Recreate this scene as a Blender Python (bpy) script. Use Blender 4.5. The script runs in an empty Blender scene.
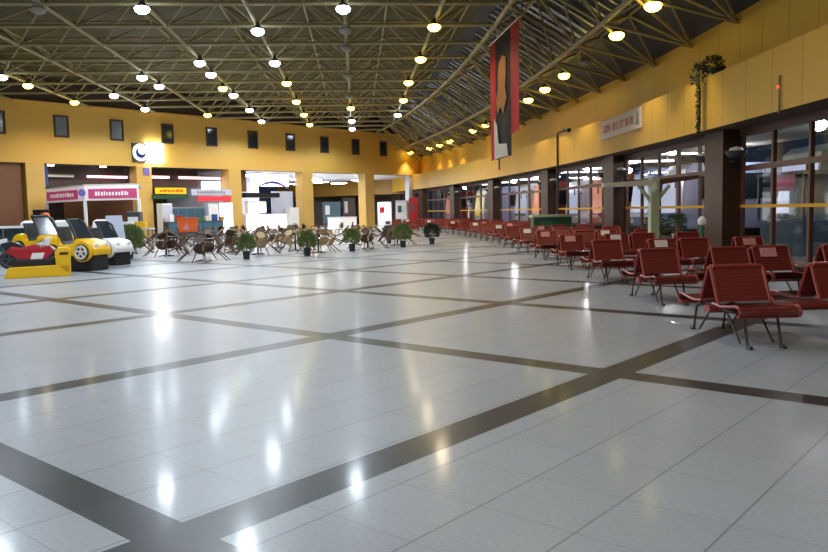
import bpy, bmesh, math, random
from mathutils import Vector, Matrix
random.seed(7)
S = bpy.context.scene
C = S.collection
R = math.radians
PI = math.pi

# ------------------------------------------------------------------ camera
F, PITCH, ROLL, H = 765.29, R(4.8706), R(-1.1952), 1.5
rt0, fw, up0 = Vector((1, 0, 0)), Vector((0, math.cos(PITCH), -math.sin(PITCH))), Vector((0, math.sin(PITCH), math.cos(PITCH)))
rt = rt0 * math.cos(ROLL) + up0 * math.sin(ROLL)
up = -rt0 * math.sin(ROLL) + up0 * math.cos(ROLL)
cd = bpy.data.cameras.new('camera'); cam = bpy.data.objects.new('camera', cd); C.objects.link(cam)
M4 = Matrix.Identity(4)
for i in range(3):
    M4[i][0], M4[i][1], M4[i][2] = rt[i], up[i], -fw[i]
M4[0][3], M4[1][3], M4[2][3] = 0, 0, H
cam.matrix_world = M4
cd.sensor_width = 36; cd.lens = F / 828 * 36; cd.clip_end = 400; cd.clip_start = .05
S.camera = cam

def ray(px, py):
    return rt * (px - 414) + up * (276 - py) + fw * F
def gz(px, py, z=0.0):                      # the world point at height z seen at a pixel (for measuring the photo)
    d = ray(px, py); return d * ((z - H) / d.z) + Vector((0, 0, H))
def gY(px, py, Y):
    d = ray(px, py); return d * (Y / d.y) + Vector((0, 0, H))

# ------------------------------------------------------------------ frames of the hall
RA = R(-4.2)                                # direction of the roof grid
EX, EY = Vector((math.cos(RA), -math.sin(RA), 0)), Vector((math.sin(RA), math.cos(RA), 0))
def rf(x, y, z): return EX * x + EY * y + Vector((0, 0, z))
TH = R(40.644)                              # direction of the back wall and of the floor bands
WD = Vector((math.sin(TH), math.cos(TH), 0)); WN = Vector((math.cos(TH), -math.sin(TH), 0)); P0 = Vector((.4, 74, 0))
def bw(s, d, z): return P0 + WD * s - WN * d + Vector((0, 0, z))   # d > 0 is behind the wall's face
def front_of_wall(p): return (p - P0).dot(WN)
def xw(y): return 8.02 - (max(y, 15) - 15) ** 2 / 430
def arc(y, d, z):                           # the curved right wall; d > 0 goes outwards
    t = Vector((-(max(y, 15) - 15) / 215, 1, 0)).normalized()
    return Vector((xw(y), y, 0)) + Vector((t.y, -t.x, 0)) * d + Vector((0, 0, z))
def arc_rot(y): return math.atan2((max(y, 15) - 15) / 215, 1)

# ------------------------------------------------------------------ materials
def mat(name, col, rough=.5, metal=0, emit=0, ecol=None, noise=0, nscale=4, spec=.5, bump=0):
    m = bpy.data.materials.new(name); m.use_nodes = True
    nt = m.node_tree; b = nt.nodes['Principled BSDF']
    c = tuple(col) + (1,)
    b.inputs['Base Color'].default_value = c
    b.inputs['Roughness'].default_value = rough; b.inputs['Metallic'].default_value = metal
    b.inputs['Specular IOR Level'].default_value = spec
    if emit:
        b.inputs['Emission Color'].default_value = tuple(ecol or col) + (1,); b.inputs['Emission Strength'].default_value = emit
    if noise:
        tc = nt.nodes.new('ShaderNodeTexCoord'); n = nt.nodes.new('ShaderNodeTexNoise')
        n.inputs['Scale'].default_value = nscale; n.inputs['Detail'].default_value = 4
        nt.links.new(tc.outputs['Object'], n.inputs['Vector'])
        r = nt.nodes.new('ShaderNodeMix'); r.data_type = 'RGBA'
        r.inputs[6].default_value = tuple(max(0, x * (1 - noise)) for x in col) + (1,)
        r.inputs[7].default_value = tuple(min(1, x * (1 + noise)) for x in col) + (1,)
        nt.links.new(n.outputs['Fac'], r.inputs[0]); nt.links.new(r.outputs[2], b.inputs['Base Color'])
        if bump:
            bp = nt.nodes.new('ShaderNodeBump'); bp.inputs['Strength'].default_value = bump
            nt.links.new(n.outputs['Fac'], bp.inputs['Height']); nt.links.new(bp.outputs['Normal'], b.inputs['Normal'])
    return m
def s2l(*c):
    return tuple(((x / 255) / 12.92 if x / 255 <= .04045 else (((x / 255) + .055) / 1.055) ** 2.4) for x in c)

M = {}
def mm(k, *a, **kw): M[k] = mat(k, *a, **kw); return M[k]
mm('yellow_back', s2l(220, 177, 84), .55, noise=.06, nscale=.5)
mm('pillar_yellow', s2l(212, 172, 92), .5, noise=.05, nscale=.8)
mm('soffit', s2l(92, 70, 58), .6, noise=.1)
mm('maroon_wood', s2l(66, 42, 28), .4, noise=.25, nscale=3)
mm('mullion', s2l(104, 72, 60), .4)
mm('brown_wood', s2l(122, 80, 52), .5, noise=.2, nscale=2)
mm('dark_brown', s2l(70, 52, 46), .6, noise=.15)
mm('truss', s2l(162, 148, 102), .45)
mm('deck', s2l(94, 85, 50), .7, noise=.2, nscale=.4)
mm('slope_deck', s2l(52, 52, 50), .6, noise=.3, nscale=1.2)
mm('foil_rib', s2l(176, 182, 188), .32, metal=.8, noise=.6, nscale=1.6, bump=.5)
mm('white', s2l(232, 232, 230), .45)
mm('white_wall', s2l(235, 236, 240), .5)
mm('lilac', s2l(196, 200, 222), .4)
mm('offwhite', s2l(214, 210, 196), .5)
mm('grey', s2l(140, 142, 145), .5)
mm('dark_grey', s2l(62, 64, 68), .5)
mm('banner_dark', s2l(40, 36, 36), .7)
mm('steel', s2l(150, 148, 145), .3, metal=.9)
mm('black', s2l(24, 24, 26), .45)
mm('rubber', s2l(28, 28, 30), .7)
mm('red', s2l(176, 28, 34), .45)
mm('deep_red', s2l(190, 22, 34), .6)
mm('pink', s2l(180, 72, 114), .45, emit=.25, ecol=s2l(196, 62, 112))
mm('sign_white', s2l(232, 226, 230), .4, emit=.25)
mm('rose', s2l(226, 130, 140), .5)
mm('orange', s2l(228, 100, 32), .4)
mm('ride_yellow', s2l(240, 186, 18), .28)
mm('ride_red', s2l(170, 28, 42), .3)
mm('ride_white', s2l(236, 234, 226), .35)
mm('blue', s2l(44, 74, 150), .4)
mm('teal', s2l(60, 96, 116), .4)
mm('green', s2l(30, 110, 72), .5)
mm('pale_green', s2l(176, 188, 158), .45)
mm('dark_green', s2l(40, 78, 52), .4)
mm('purple', s2l(120, 110, 190), .4)
mm('tan', s2l(176, 122, 66), .7)
mm('wicker', s2l(186, 158, 112), .65, noise=.2, nscale=30)
mm('chair_wood', s2l(84, 56, 38), .5, noise=.2, nscale=8)
mm('pale_wood', s2l(176, 150, 112), .5, noise=.15, nscale=8)
mm('leaf', s2l(104, 122, 62), .6, noise=.35, nscale=14)
mm('leaf_dark', s2l(38, 62, 34), .6, noise=.35, nscale=10)
mm('pot', s2l(38, 44, 52), .5)
mm('soil', s2l(48, 36, 28), .9)
mm('tape', s2l(222, 168, 30), .5)
mm('dim_glass', s2l(40, 48, 56), .12, spec=.7)
mm('pale_glass', s2l(118, 128, 140), .15, spec=.7)
mm('glow_glass', s2l(130, 146, 176), .2, spec=.6, emit=.65, ecol=s2l(200, 206, 232))  # windscreen glow stands in for light inside the coaches
mm('glow_glass_warm', s2l(210, 140, 110), .2, emit=.5, ecol=s2l(236, 140, 104))  # same stand-in glow, orange, for the orange and red coaches
mm('glow_glass_cream', s2l(214, 204, 160), .2, emit=.5, ecol=s2l(240, 222, 150))  # same stand-in glow, cream, for the yellow-banded coaches
mm('asphalt', s2l(70, 70, 72), .8, noise=.2, nscale=3)
mm('paper', s2l(226, 214, 206), .7)
mm('paper_rose', s2l(216, 146, 140), .7)
mm('lens_cold', (1, 1, 1), .5, emit=18, ecol=(.74, .87, 1))
mm('lens_warm', (1, 1, 1), .5, emit=12, ecol=(1, .78, .085))
mm('lens_off', s2l(150, 146, 130), .4)
mm('fill_tube', (1, 1, 1), .5, emit=9, ecol=(1, .95, .97))
mm('tube_pink', (1, .6, .65), .5, emit=3, ecol=(1, .55, .6))
mm('panel_light', (1, 1, 1), .5, emit=15, ecol=(.95, .96, 1))
mm('lit_panel', (1, 1, 1), .5, emit=2.2, ecol=(.96, .97, 1))
mm('logo_light', (1, 1, 1), .5, emit=14, ecol=(.9, .93, 1))
mm('logo_face', (1, 1, 1), .5, emit=1.0, ecol=(.93, .96, 1))
mm('globe_light', (1, 1, 1), .5, emit=14, ecol=(1, .97, .9))
mm('ext_light', (1, 1, 1), .5, emit=110, ecol=(.95, .97, 1))
mm('passage_light', (1, 1, 1), .5, emit=42, ecol=(1, .97, .92))
mm('yellow_sign', s2l(236, 196, 30), .4, emit=.3, ecol=s2l(236, 196, 30))
mm('red_light', s2l(220, 40, 30), .4, emit=1.5, ecol=(1, .1, .05))
mm('red_sign', s2l(220, 50, 60), .4, emit=.5, ecol=s2l(224, 60, 70))

def mat_fascia():
    m = mat('fascia_panel', s2l(212, 168, 64), .42); nt = m.node_tree; b = nt.nodes['Principled BSDF']
    uv = nt.nodes.new('ShaderNodeUVMap'); uv.uv_map = 'UVMap'
    sp = nt.nodes.new('ShaderNodeSeparateXYZ'); nt.links.new(uv.outputs['UV'], sp.inputs[0])
    fr = nt.nodes.new('ShaderNodeMath'); fr.operation = 'FRACT'; nt.links.new(sp.outputs[0], fr.inputs[0])
    lt = nt.nodes.new('ShaderNodeMath'); lt.operation = 'LESS_THAN'; lt.inputs[1].default_value = .018; nt.links.new(fr.outputs[0], lt.inputs[0])
    fl = nt.nodes.new('ShaderNodeMath'); fl.operation = 'FLOOR'; nt.links.new(sp.outputs[0], fl.inputs[0])
    wn = nt.nodes.new('ShaderNodeTexWhiteNoise'); wn.noise_dimensions = '1D'; nt.links.new(fl.outputs[0], wn.inputs['W'])
    mx = nt.nodes.new('ShaderNodeMix'); mx.data_type = 'RGBA'
    mx.inputs[6].default_value = s2l(208, 164, 58) + (1,); mx.inputs[7].default_value = s2l(214, 171, 66) + (1,)
    nt.links.new(wn.outputs['Value'], mx.inputs[0])
    m2 = nt.nodes.new('ShaderNodeMix'); m2.data_type = 'RGBA'; m2.inputs[7].default_value = s2l(150, 112, 40) + (1,)
    nt.links.new(mx.outputs[2], m2.inputs[6]); nt.links.new(lt.outputs[0], m2.inputs[0]); nt.links.new(m2.outputs[2], b.inputs['Base Color'])
    return m
M['fascia'] = mat_fascia()

def mat_floor():
    m = mat('terrazzo_floor', (.5, .5, .5), .15); nt = m.node_tree; b = nt.nodes['Principled BSDF']; N = nt.nodes.new; L = nt.links.new
    tc = N('ShaderNodeTexCoord')
    def math_(op, a, bb=None):
        n = N('ShaderNodeMath'); n.operation = op
        for i, x in enumerate((a, bb)):
            if x is None: continue
            if isinstance(x, (int, float)): n.inputs[i].default_value = x
            else: L(x, n.inputs[i])
        return n.outputs[0]
    def dot(v):
        n = N('ShaderNodeVectorMath'); n.operation = 'DOT_PRODUCT'; L(tc.outputs['Object'], n.inputs[0]); n.inputs[1].default_value = v; return n.outputs['Value']
    a = dot((math.cos(TH), -math.sin(TH), 0)); bb = dot((math.sin(TH), math.cos(TH), 0))
    def band(v, centre, half):
        return math_('LESS_THAN', math_('ABSOLUTE', math_('SUBTRACT', v, centre)), half)
    bands = None
    def add(x):
        nonlocal bands
        bands = x if bands is None else math_('MAXIMUM', bands, x)
    for c in (-3.1, -6.81, -10.55, -14.25, -17.95, -21.65, -25.35, -29.1, -32.8, -36.5, -40.2): add(band(a, c, .155))
    for c in (1.87, 6.32, 10.15, 13.87, 17.6, 21.3, 25.0, 28.7, 32.4, 36.1, 39.8, 43.5): add(band(bb, c, .15 if c > 2 else .135))
    def joint(v, off, p=.535, w=.0055):
        f = math_('FRACT', math_('DIVIDE', math_('SUBTRACT', v, off - 100 * p), p))
        return math_('GREATER_THAN', math_('ABSOLUTE', math_('SUBTRACT', f, .5)), .5 - w / p)
    ja = joint(a, -1.15); jb = joint(bb, 2.53)
    joints = math_('MAXIMUM', ja, math_('MULTIPLY', jb, .45))
    # per-tile tone
    def cell(v, off): return math_('FLOOR', math_('DIVIDE', math_('SUBTRACT', v, off), .535))
    cx = N('ShaderNodeCombineXYZ'); L(cell(a, -1.15), cx.inputs[0]); L(cell(bb, 2.53), cx.inputs[1])
    wn = N('ShaderNodeTexWhiteNoise'); wn.noise_dimensions = '2D'; L(cx.outputs[0], wn.inputs['Vector'])
    ns = N('ShaderNodeTexNoise'); ns.inputs['Scale'].default_value = 42; ns.inputs['Detail'].default_value = 3; L(tc.outputs['Object'], ns.inputs['Vector'])
    nb = N('ShaderNodeTexNoise'); nb.inputs['Scale'].default_value = .35; nb.inputs['Detail'].default_value = 5; L(tc.outputs['Object'], nb.inputs['Vector'])
    val = math_('ADD', math_('ADD', math_('MULTIPLY', wn.outputs['Value'], .06), math_('MULTIPLY', ns.outputs['Fac'], .44)), math_('MULTIPLY', nb.outputs['Fac'], .16))
    val = math_('ADD', val, .66)
    base = N('ShaderNodeVectorMath'); base.operation = 'SCALE'; base.inputs[0].default_value = s2l(165, 170, 176); L(val, base.inputs['Scale'])
    m1 = N('ShaderNodeMix'); m1.data_type = 'RGBA'; L(math_('MULTIPLY', joints, .55), m1.inputs[0]); L(base.outputs[0], m1.inputs[6]); m1.inputs[7].default_value = s2l(92, 92, 92) + (1,)
    bn = N('ShaderNodeMix'); bn.data_type = 'RGBA'; L(wn.outputs['Value'], bn.inputs[0]); bn.inputs[6].default_value = s2l(54, 56, 58) + (1,); bn.inputs[7].default_value = s2l(68, 70, 72) + (1,)
    m2 = N('ShaderNodeMix'); m2.data_type = 'RGBA'; L(bands, m2.inputs[0]); L(m1.outputs[2], m2.inputs[6]); L(bn.outputs[2], m2.inputs[7])
    L(m2.outputs[2], b.inputs['Base Color'])
    rr = math_('ADD', math_('MULTIPLY', nb.outputs['Fac'], .12), .26); L(rr, b.inputs['Roughness'])
    b.inputs['Specular IOR Level'].default_value = .16; b.inputs['Coat Weight'].default_value = .15; b.inputs['Coat Roughness'].default_value = .11
    return m
M['floor'] = mat_floor()

def mat_mesh_metal():
    m = mat('perforated_red_metal', s2l(122, 42, 35), .42, metal=.1); nt = m.node_tree; b = nt.nodes['Principled BSDF']; N = nt.nodes.new; L = nt.links.new
    tc = N('ShaderNodeTexCoord'); v = N('ShaderNodeTexVoronoi'); v.inputs['Scale'].default_value = 45; v.inputs['Randomness'].default_value = 0
    L(tc.outputs['Object'], v.inputs['Vector'])
    lt = N('ShaderNodeMath'); lt.operation = 'LESS_THAN'; lt.inputs[1].default_value = .30; L(v.outputs['Distance'], lt.inputs[0])
    iv = N('ShaderNodeMath'); iv.operation = 'MULTIPLY_ADD'; iv.inputs[1].default_value = -.45; iv.inputs[2].default_value = 1; L(lt.outputs[0], iv.inputs[0])
    L(iv.outputs[0], b.inputs['Alpha'])
    return m
M['red_mesh'] = mat_mesh_metal()
mm('red_frame', s2l(152, 62, 54), .35)

def mat_glass(name, tint, refl=.10):
    m = bpy.data.materials.new(name); m.use_nodes = True; nt = m.node_tree; nt.nodes.clear(); N = nt.nodes.new; L = nt.links.new
    o = N('ShaderNodeOutputMaterial'); t = N('ShaderNodeBsdfTransparent'); t.inputs[0].default_value = tint + (1,)
    g = N('ShaderNodeBsdfGlossy'); g.inputs['Roughness'].default_value = .03
    lw = N('ShaderNodeLayerWeight'); pw = N('ShaderNodeMath'); pw.operation = 'POWER'; L(lw.outputs['Facing'], pw.inputs[0]); pw.inputs[1].default_value = 5
    ma = N('ShaderNodeMath'); ma.operation = 'MULTIPLY_ADD'; L(pw.outputs[0], ma.inputs[0]); ma.inputs[1].default_value = .8; ma.inputs[2].default_value = .045
    x = N('ShaderNodeMixShader'); L(ma.outputs[0], x.inputs[0]); L(t.outputs[0], x.inputs[1]); L(g.outputs[0], x.inputs[2]); L(x.outputs[0], o.inputs[0])
    return m
M['glass'] = mat_glass('clear_glazing', (.90, .92, .92))
M['case_glass'] = mat_glass('showcase_glass', (.72, .86, .88))

# ------------------------------------------------------------------ mesh helpers
class MB:
    def __init__(s): s.bm = bmesh.new()
    def box(s, x0, x1, y0, y1, z0, z1, mx=None, bev=0):
        t = bmesh.new()
        vs = [t.verts.new((x, y, z)) for x in (x0, x1) for y in (y0, y1) for z in (z0, z1)]
        for f in ((0, 1, 3, 2), (4, 6, 7, 5), (0, 4, 5, 1), (2, 3, 7, 6), (0, 2, 6, 4), (1, 5, 7, 3)): t.faces.new([vs[i] for i in f])
        if bev: bmesh.ops.bevel(t, geom=list(t.edges), offset=bev, segments=2, affect='EDGES', profile=.6)
        return s._merge(t, mx)
    def _merge(s, t, mx=None):
        if mx is not None: bmesh.ops.transform(t, matrix=mx, verts=t.verts)
        me = bpy.data.meshes.new('_'); t.to_mesh(me); t.free(); s.bm.from_mesh(me); bpy.data.meshes.remove(me); return s
    def hexa(s, pts):                        # 8 points: 4 bottom, 4 top
        vs = [s.bm.verts.new(p) for p in pts]
        for f in ((3, 2, 1, 0), (4, 5, 6, 7), (0, 1, 5, 4), (1, 2, 6, 5), (2, 3, 7, 6), (3, 0, 4, 7)): s.bm.faces.new([vs[i] for i in f])
        return s
    def prism(s, poly, a0, a1, axis='y', mx=None, bev=0):   # poly in the plane normal to axis
        t = bmesh.new()
        def P(u, v, a): return {'y': (u, a, v), 'x': (a, u, v), 'z': (u, v, a)}[axis]
        A = [t.verts.new(P(u, v, a0)) for u, v in poly]; B = [t.verts.new(P(u, v, a1)) for u, v in poly]
        n = len(poly)
        t.faces.new(A[::-1]); t.faces.new(B)
        for i in range(n): t.faces.new((A[i], A[(i + 1) % n], B[(i + 1) % n], B[i]))
        bmesh.ops.recalc_face_normals(t, faces=t.faces)
        if bev: bmesh.ops.bevel(t, geom=[e for e in t.edges], offset=bev, segments=2, affect='EDGES', profile=.6)
        return s._merge(t, mx)
    def tube(s, pts, r, n=6, closed=False):
        pts = [Vector(p) for p in pts]; m = len(pts); rings = []
        rr = r if isinstance(r, (list, tuple)) else [r] * m
        for i, p in enumerate(pts):
            if closed: d = pts[(i + 1) % m] - pts[i - 1]
            else: d = pts[min(i + 1, m - 1)] - pts[max(i - 1, 0)]
            d.normalize(); a = Vector((0, 0, 1)) if abs(d.z) < .9 else Vector((1, 0, 0))
            u = d.cross(a).normalized(); v = u.cross(d)
            rings.append([s.bm.verts.new(p + (u * math.cos(2 * PI * k / n) + v * math.sin(2 * PI * k / n)) * rr[i]) for k in range(n)])
        for i in range(m if closed else m - 1):
            A, B = rings[i], rings[(i + 1) % m]
            for k in range(n): s.bm.faces.new((A[k], A[(k + 1) % n], B[(k + 1) % n], B[k]))
        if not closed: s.bm.faces.new(rings[0][::-1]); s.bm.faces.new(rings[-1])
        return s
    def lathe(s, prof, c=(0, 0, 0), n=16, axis='z'):
        rings = []
        for r, z in prof:
            ring = []
            for k in range(n):
                x, y = max(r, .0005) * math.cos(2 * PI * k / n), max(r, .0005) * math.sin(2 * PI * k / n)
                q = {'z': (x, y, z), 'y': (x, z, y), 'x': (z, x, y)}[axis]
                ring.append(s.bm.verts.new((q[0] + c[0], q[1] + c[1], q[2] + c[2])))
            rings.append(ring)
        for A, B in zip(rings, rings[1:]):
            for k in range(n): s.bm.faces.new((A[k], A[(k + 1) % n], B[(k + 1) % n], B[k]))
        s.bm.faces.new(rings[0][::-1]); s.bm.faces.new(rings[-1])
        return s
    def grid(s, rows):
        vs = [[s.bm.verts.new(p) for p in r] for r in rows]
        for A, B in zip(vs, vs[1:]):
            for k in range(len(A) - 1): s.bm.faces.new((A[k], A[k + 1], B[k + 1], B[k]))
        return s
    def build(s, name, m, parent=None, smooth=False, loc=None, recalc=True, rotz=0):
        if recalc: bmesh.ops.recalc_face_normals(s.bm, faces=s.bm.faces)
        me = bpy.data.meshes.new(name); s.bm.to_mesh(me); s.bm.free()
        me.materials.append(M[m] if isinstance(m, str) else m)
        if smooth:
            for p in me.polygons: p.use_smooth = True
            me.set_sharp_from_angle(angle=R(40))
        o = bpy.data.objects.new(name, me); C.objects.link(o)
        if parent: o.parent = parent
        if loc is not None: o.location = loc
        if rotz: o.rotation_euler.z = rotz
        return o
def box(*a, **k): return MB().box(*a, **k)
def tag(o, label, cat, group=None):
    o['label'] = label; o['category'] = cat
    if group: o['group'] = group
    return o
def thing(name, label, cat, loc=(0, 0, 0), rotz=0, group=None):
    o = bpy.data.objects.new(name, None); C.objects.link(o); o.location = loc; o.rotation_euler = (0, 0, rotz); o.empty_display_size = .1
    return tag(o, label, cat, group)
def struct(o): o['kind'] = 'structure'; return o
def dup(root, loc, rotz=None, label=None, rot=None):
    r = root.copy(); C.objects.link(r); r.location = loc
    if rotz is not None: r.rotation_euler = (0, 0, rotz)
    if rot is not None: r.rotation_euler = rot
    if label: r['label'] = label
    for ch in list(root.children):
        c = ch.copy(); C.objects.link(c); c.parent = r
        for g in list(ch.children):
            d = g.copy(); C.objects.link(d); d.parent = c
    return r
ORD = ['nearest', 'second', 'third', 'fourth', 'fifth', 'sixth', 'seventh', 'eighth', 'ninth', 'tenth', 'eleventh', 'twelfth', 'thirteenth', 'fourteenth', 'fifteenth', 'sixteenth', 'seventeenth', 'eighteenth', 'nineteenth', 'twentieth']

# ------------------------------------------------------------------ setting: floor, ceiling, walls
fm = MB(); fm.grid([[(-62, -14, 0), (9.0, -14, 0)], [(-62, 0, 0), (9.0, 0, 0)], [(-62, 120, 0), (9.0, 120, 0)]])
struct(fm.build('floor', 'floor'))
gm = MB(); gm.grid([[(9.0, -14, -.01), (70, -14, -.01)], [(9.0, 120, -.01), (70, 120, -.01)]])
struct(gm.build('ground_outside', 'asphalt'))

def uvstrip(name, rows, ustep, m):
    """rows: list of profile points per arc station; UV.x counts panels"""
    bm = bmesh.new(); uvl = bm.loops.layers.uv.new('UVMap')
    vs = [[bm.verts.new(p) for p in r] for r in rows]
    for i in range(len(vs) - 1):
        for k in range(len(vs[0]) - 1):
            f = bm.faces.new((vs[i][k], vs[i + 1][k], vs[i + 1][k + 1], vs[i][k + 1]))
            us = (i, i + 1, i + 1, i)
            for lp, u in zip(f.loops, us): lp[uvl].uv = (u * ustep, 0)
    me = bpy.data.meshes.new(name); bm.to_mesh(me); bm.free(); me.materials.append(M[m])
    o = bpy.data.objects.new(name, me); C.objects.link(o); return struct(o)
YS = [-14 + 1.3 * i for i in range(91)]     # stations along the right wall
UPW = [y for y in YS if y < 74.6]
GL = 1.0                                     # set-back of the glazing and upper wall behind the fascia face
uvstrip('wall_right', [[arc(y, GL, 4.9), arc(y, GL, 6.95)] for y in UPW], 1, 'fascia')
uvstrip('trim_1', [[arc(y, 0, 3.5), arc(y, 0, 4.9), arc(y, GL + .1, 4.9)] for y in YS], 1, 'fascia')
MBs = MB(); MBs.grid([[arc(y, 0, 3.5), arc(y, GL + .5, 3.5)] for y in YS]); struct(MBs.build('trim_2', 'soffit'))
MBs = MB()
for y0, y1 in zip(YS, YS[1:]):
    MBs.hexa([arc(y0, GL - .1, 3.3), arc(y1, GL - .1, 3.3), arc(y1, GL + .1, 3.3), arc(y0, GL + .1, 3.3), arc(y0, GL - .1, 3.5), arc(y1, GL - .1, 3.5), arc(y1, GL + .1, 3.5), arc(y0, GL + .1, 3.5)])
struct(MBs.build('trim_3', 'mullion'))
# back wall: tall yellow band carried on pillars
SB0, SB1 = -62, .9
def wbox(mb, s0, s1, d0, d1, z0, z1):
    return mb.hexa([bw(s0, d0, z0), bw(s1, d0, z0), bw(s1, d1, z0), bw(s0, d1, z0), bw(s0, d0, z1), bw(s1, d0, z1), bw(s1, d1, z1), bw(s0, d1, z1)])
struct(wbox(MB(), SB0, SB1, 0, .35, 4.87, 8.6).build('wall_back', 'yellow_back'))
struct(wbox(MB(), SB0, SB1, .05, .35, 8.6, 10.2).build('wall_back_upper', 'dark_brown'))
struct(wbox(MB(), SB0, SB1, -.12, 0, 8.45, 8.6).build('trim_4', 'yellow_back'))
PIL = [-57.8, -50.4, -43.1, -35.72, -28.5, -21.05, -13.8, -6.45]
for i, s in enumerate(PIL):
    struct(wbox(MB(), s - .56, s + .56, 0, .9, 0, 4.87).build('pillar', 'pillar_yellow'))
struct(wbox(MB(), -.95, -.45, .1, .6, 0, 4.87).build('pillar', 'lilac'))
struct(wbox(MB(), SB0, -36.45, .3, .5, 0, 4.87).build('wall_wood', 'brown_wood'))
# far enclosures
struct(box(-62.2, -62, -14, 40, 0, 10.2).build('wall_left', 'yellow_back'))
struct(box(-62, 9.2, -14.2, -14, 0, 10.2).build('wall_rear', 'yellow_back'))
wl = MB(); wl.grid([[(-62, 40, 0), (-62, 40, 10.2)], [bw(-62, 0, 0), bw(-62, 0, 10.2)]]); struct(wl.build('wall_left_end', 'yellow_back'))

# windows high on the back wall
WS = [-37.75, -33.98, -30.33, -26.6, -22.98, -19.27, -15.55, -11.83, -8.14, -4.56]
for i, s in enumerate(WS):
    w = thing('window_%d' % (i + 1), 'x', 'x'); del w['label'], w['category']; struct(w)
    fr = MB(); a, b_, z0, z1, t = s - .47, s + .47, 6.5, 7.86, .12
    wbox(fr, a, a + t, -.06, .02, z0, z1); wbox(fr, b_ - t, b_, -.06, .02, z0, z1); wbox(fr, a + t, b_ - t, -.06, .02, z0, z0 + t); wbox(fr, a + t, b_ - t, -.06, .02, z1 - t, z1)
    struct(fr.build('window_frame', 'dark_brown', w))
    struct(wbox(MB(), a + t, b_ - t, -.02, .01, z0 + t, z1 - t).build('pane', 'pale_glass' if i < 3 else 'dim_glass', w))

# ceiling deck, sloping roof over the benches
DK = 10.1
struct(MB().grid([[(-62, y, DK), arc(y, -3.9, DK)] for y in YS if y < 78]).build('ceiling', 'deck'))
struct(MB().grid([[arc(y, -4.1, DK), arc(y, -1.4, 8.55), arc(y, GL + .05, 6.6)] for y in YS if y < 75.7]).build('ceiling_slope', 'slope_deck'))
rb = MB(); y = 6.0; rng = random.Random(31)
while y < 75:
    w = rng.uniform(.16, .26); q = rng.uniform(-.05, .05)
    A_ = [(-3.7, DK - .26), (-1.4, 8.50), (-.2, 7.72)]
    for (d0, z0), (d1, z1) in zip(A_, A_[1:]):
        a, b_, c, d = arc(y, d0, z0), arc(y + w, d0, z0 + q), arc(y + w, d1, z1 + q), arc(y, d1, z1)
        u = Vector((0, 0, .05)); rb.hexa([a - u, b_ - u, c - u, d - u, a + u, b_ + u, c + u, d + u])
    y += rng.uniform(.62, .85)
struct(rb.build('ceiling_ribs', 'foil_rib', recalc=False))

# space frame under the deck
ZB, ZT, DX, DY = 8.5, 9.75, 3.3, 3.07
X0, Y0 = 3.1, 26.5
tb = MB()
def crease_x(p): return (arc(p.y, -4.2, 0) - p)
def ok(p):
    return front_of_wall(p) > .25 and p.x < arc(p.y, -4.15, 0).x and p.x > -61 and p.y > -13
def node(i, j): return rf(X0 + DX * i, Y0 + DY * j, ZB)
def top(i, j): return rf(X0 + DX * (i + .5), Y0 + DY * (j + .5), ZT)
I, J = range(-14, 2), range(-13, 17)
for i in I:
    for j in J:
        a = node(i, j)
        if not ok(a): continue
        far = a.y < 8
        if not far or True:
            for b_ in (node(i + 1, j), node(i, j + 1)):
                if ok(b_): tb.tube([a, b_], .075, 6)
                else:                        # last member runs on to the wall or the crease
                    lo, hi = 0.0, 1.0
                    for _ in range(12):
                        md = (lo + hi) / 2
                        if ok(a.lerp(b_, md)): lo = md
                        else: hi = md
                    if lo > .1: tb.tube([a, a.lerp(b_, lo)], .075, 6)
            if a.y < 12: continue
            for di, dj in ((0, 0), (-1, 0), (0, -1), (-1, -1)):
                t = top(i + di, j + dj)
                if ok(t): tb.tube([a, t], .045, 5)
for i in I:
    for j in J:
        a = top(i, j)
        if a.y < 12 or not ok(a): continue
        for b_ in (top(i + 1, j), top(i, j + 1)):
            if ok(b_): tb.tube([a, b_], .055, 5)
# tubes that carry the slope
YN = [9.0 + 3.07 * k for k in range(22)]
cr = [arc(y, -4.2, ZB) for y in YN]; lo_ = [arc(y, -1.85, 7.15) for y in YN]; wt = [arc(y, GL, 6.42) for y in YN]
tp = [arc(y + 1.5, -2.9, 9.15) for y in YN]; tp2 = [arc(y + 1.5, -.5, 7.75) for y in YN]
for ln, r in ((cr, .09), (lo_, .085), (tp, .05), (tp2, .05)):
    tb.tube(ln, r, 6)
for k in range(len(YN)):
    tb.tube([cr[k], lo_[k]], .06, 5); tb.tube([lo_[k], wt[k]], .06, 5)
    for a, b_ in ((cr, tp), (lo_, tp), (lo_, tp2), (wt, tp2)):
        tb.tube([a[k], b_[k]], .042, 5)
        if k: tb.tube([a[k], b_[k - 1]], .042, 5)
    if k:
        tb.tube([cr[k - 1], lo_[k]], .05, 5); tb.tube([lo_[k - 1], wt[k]], .05, 5)
struct(tb.build('roof_truss', 'truss', recalc=False))

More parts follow.
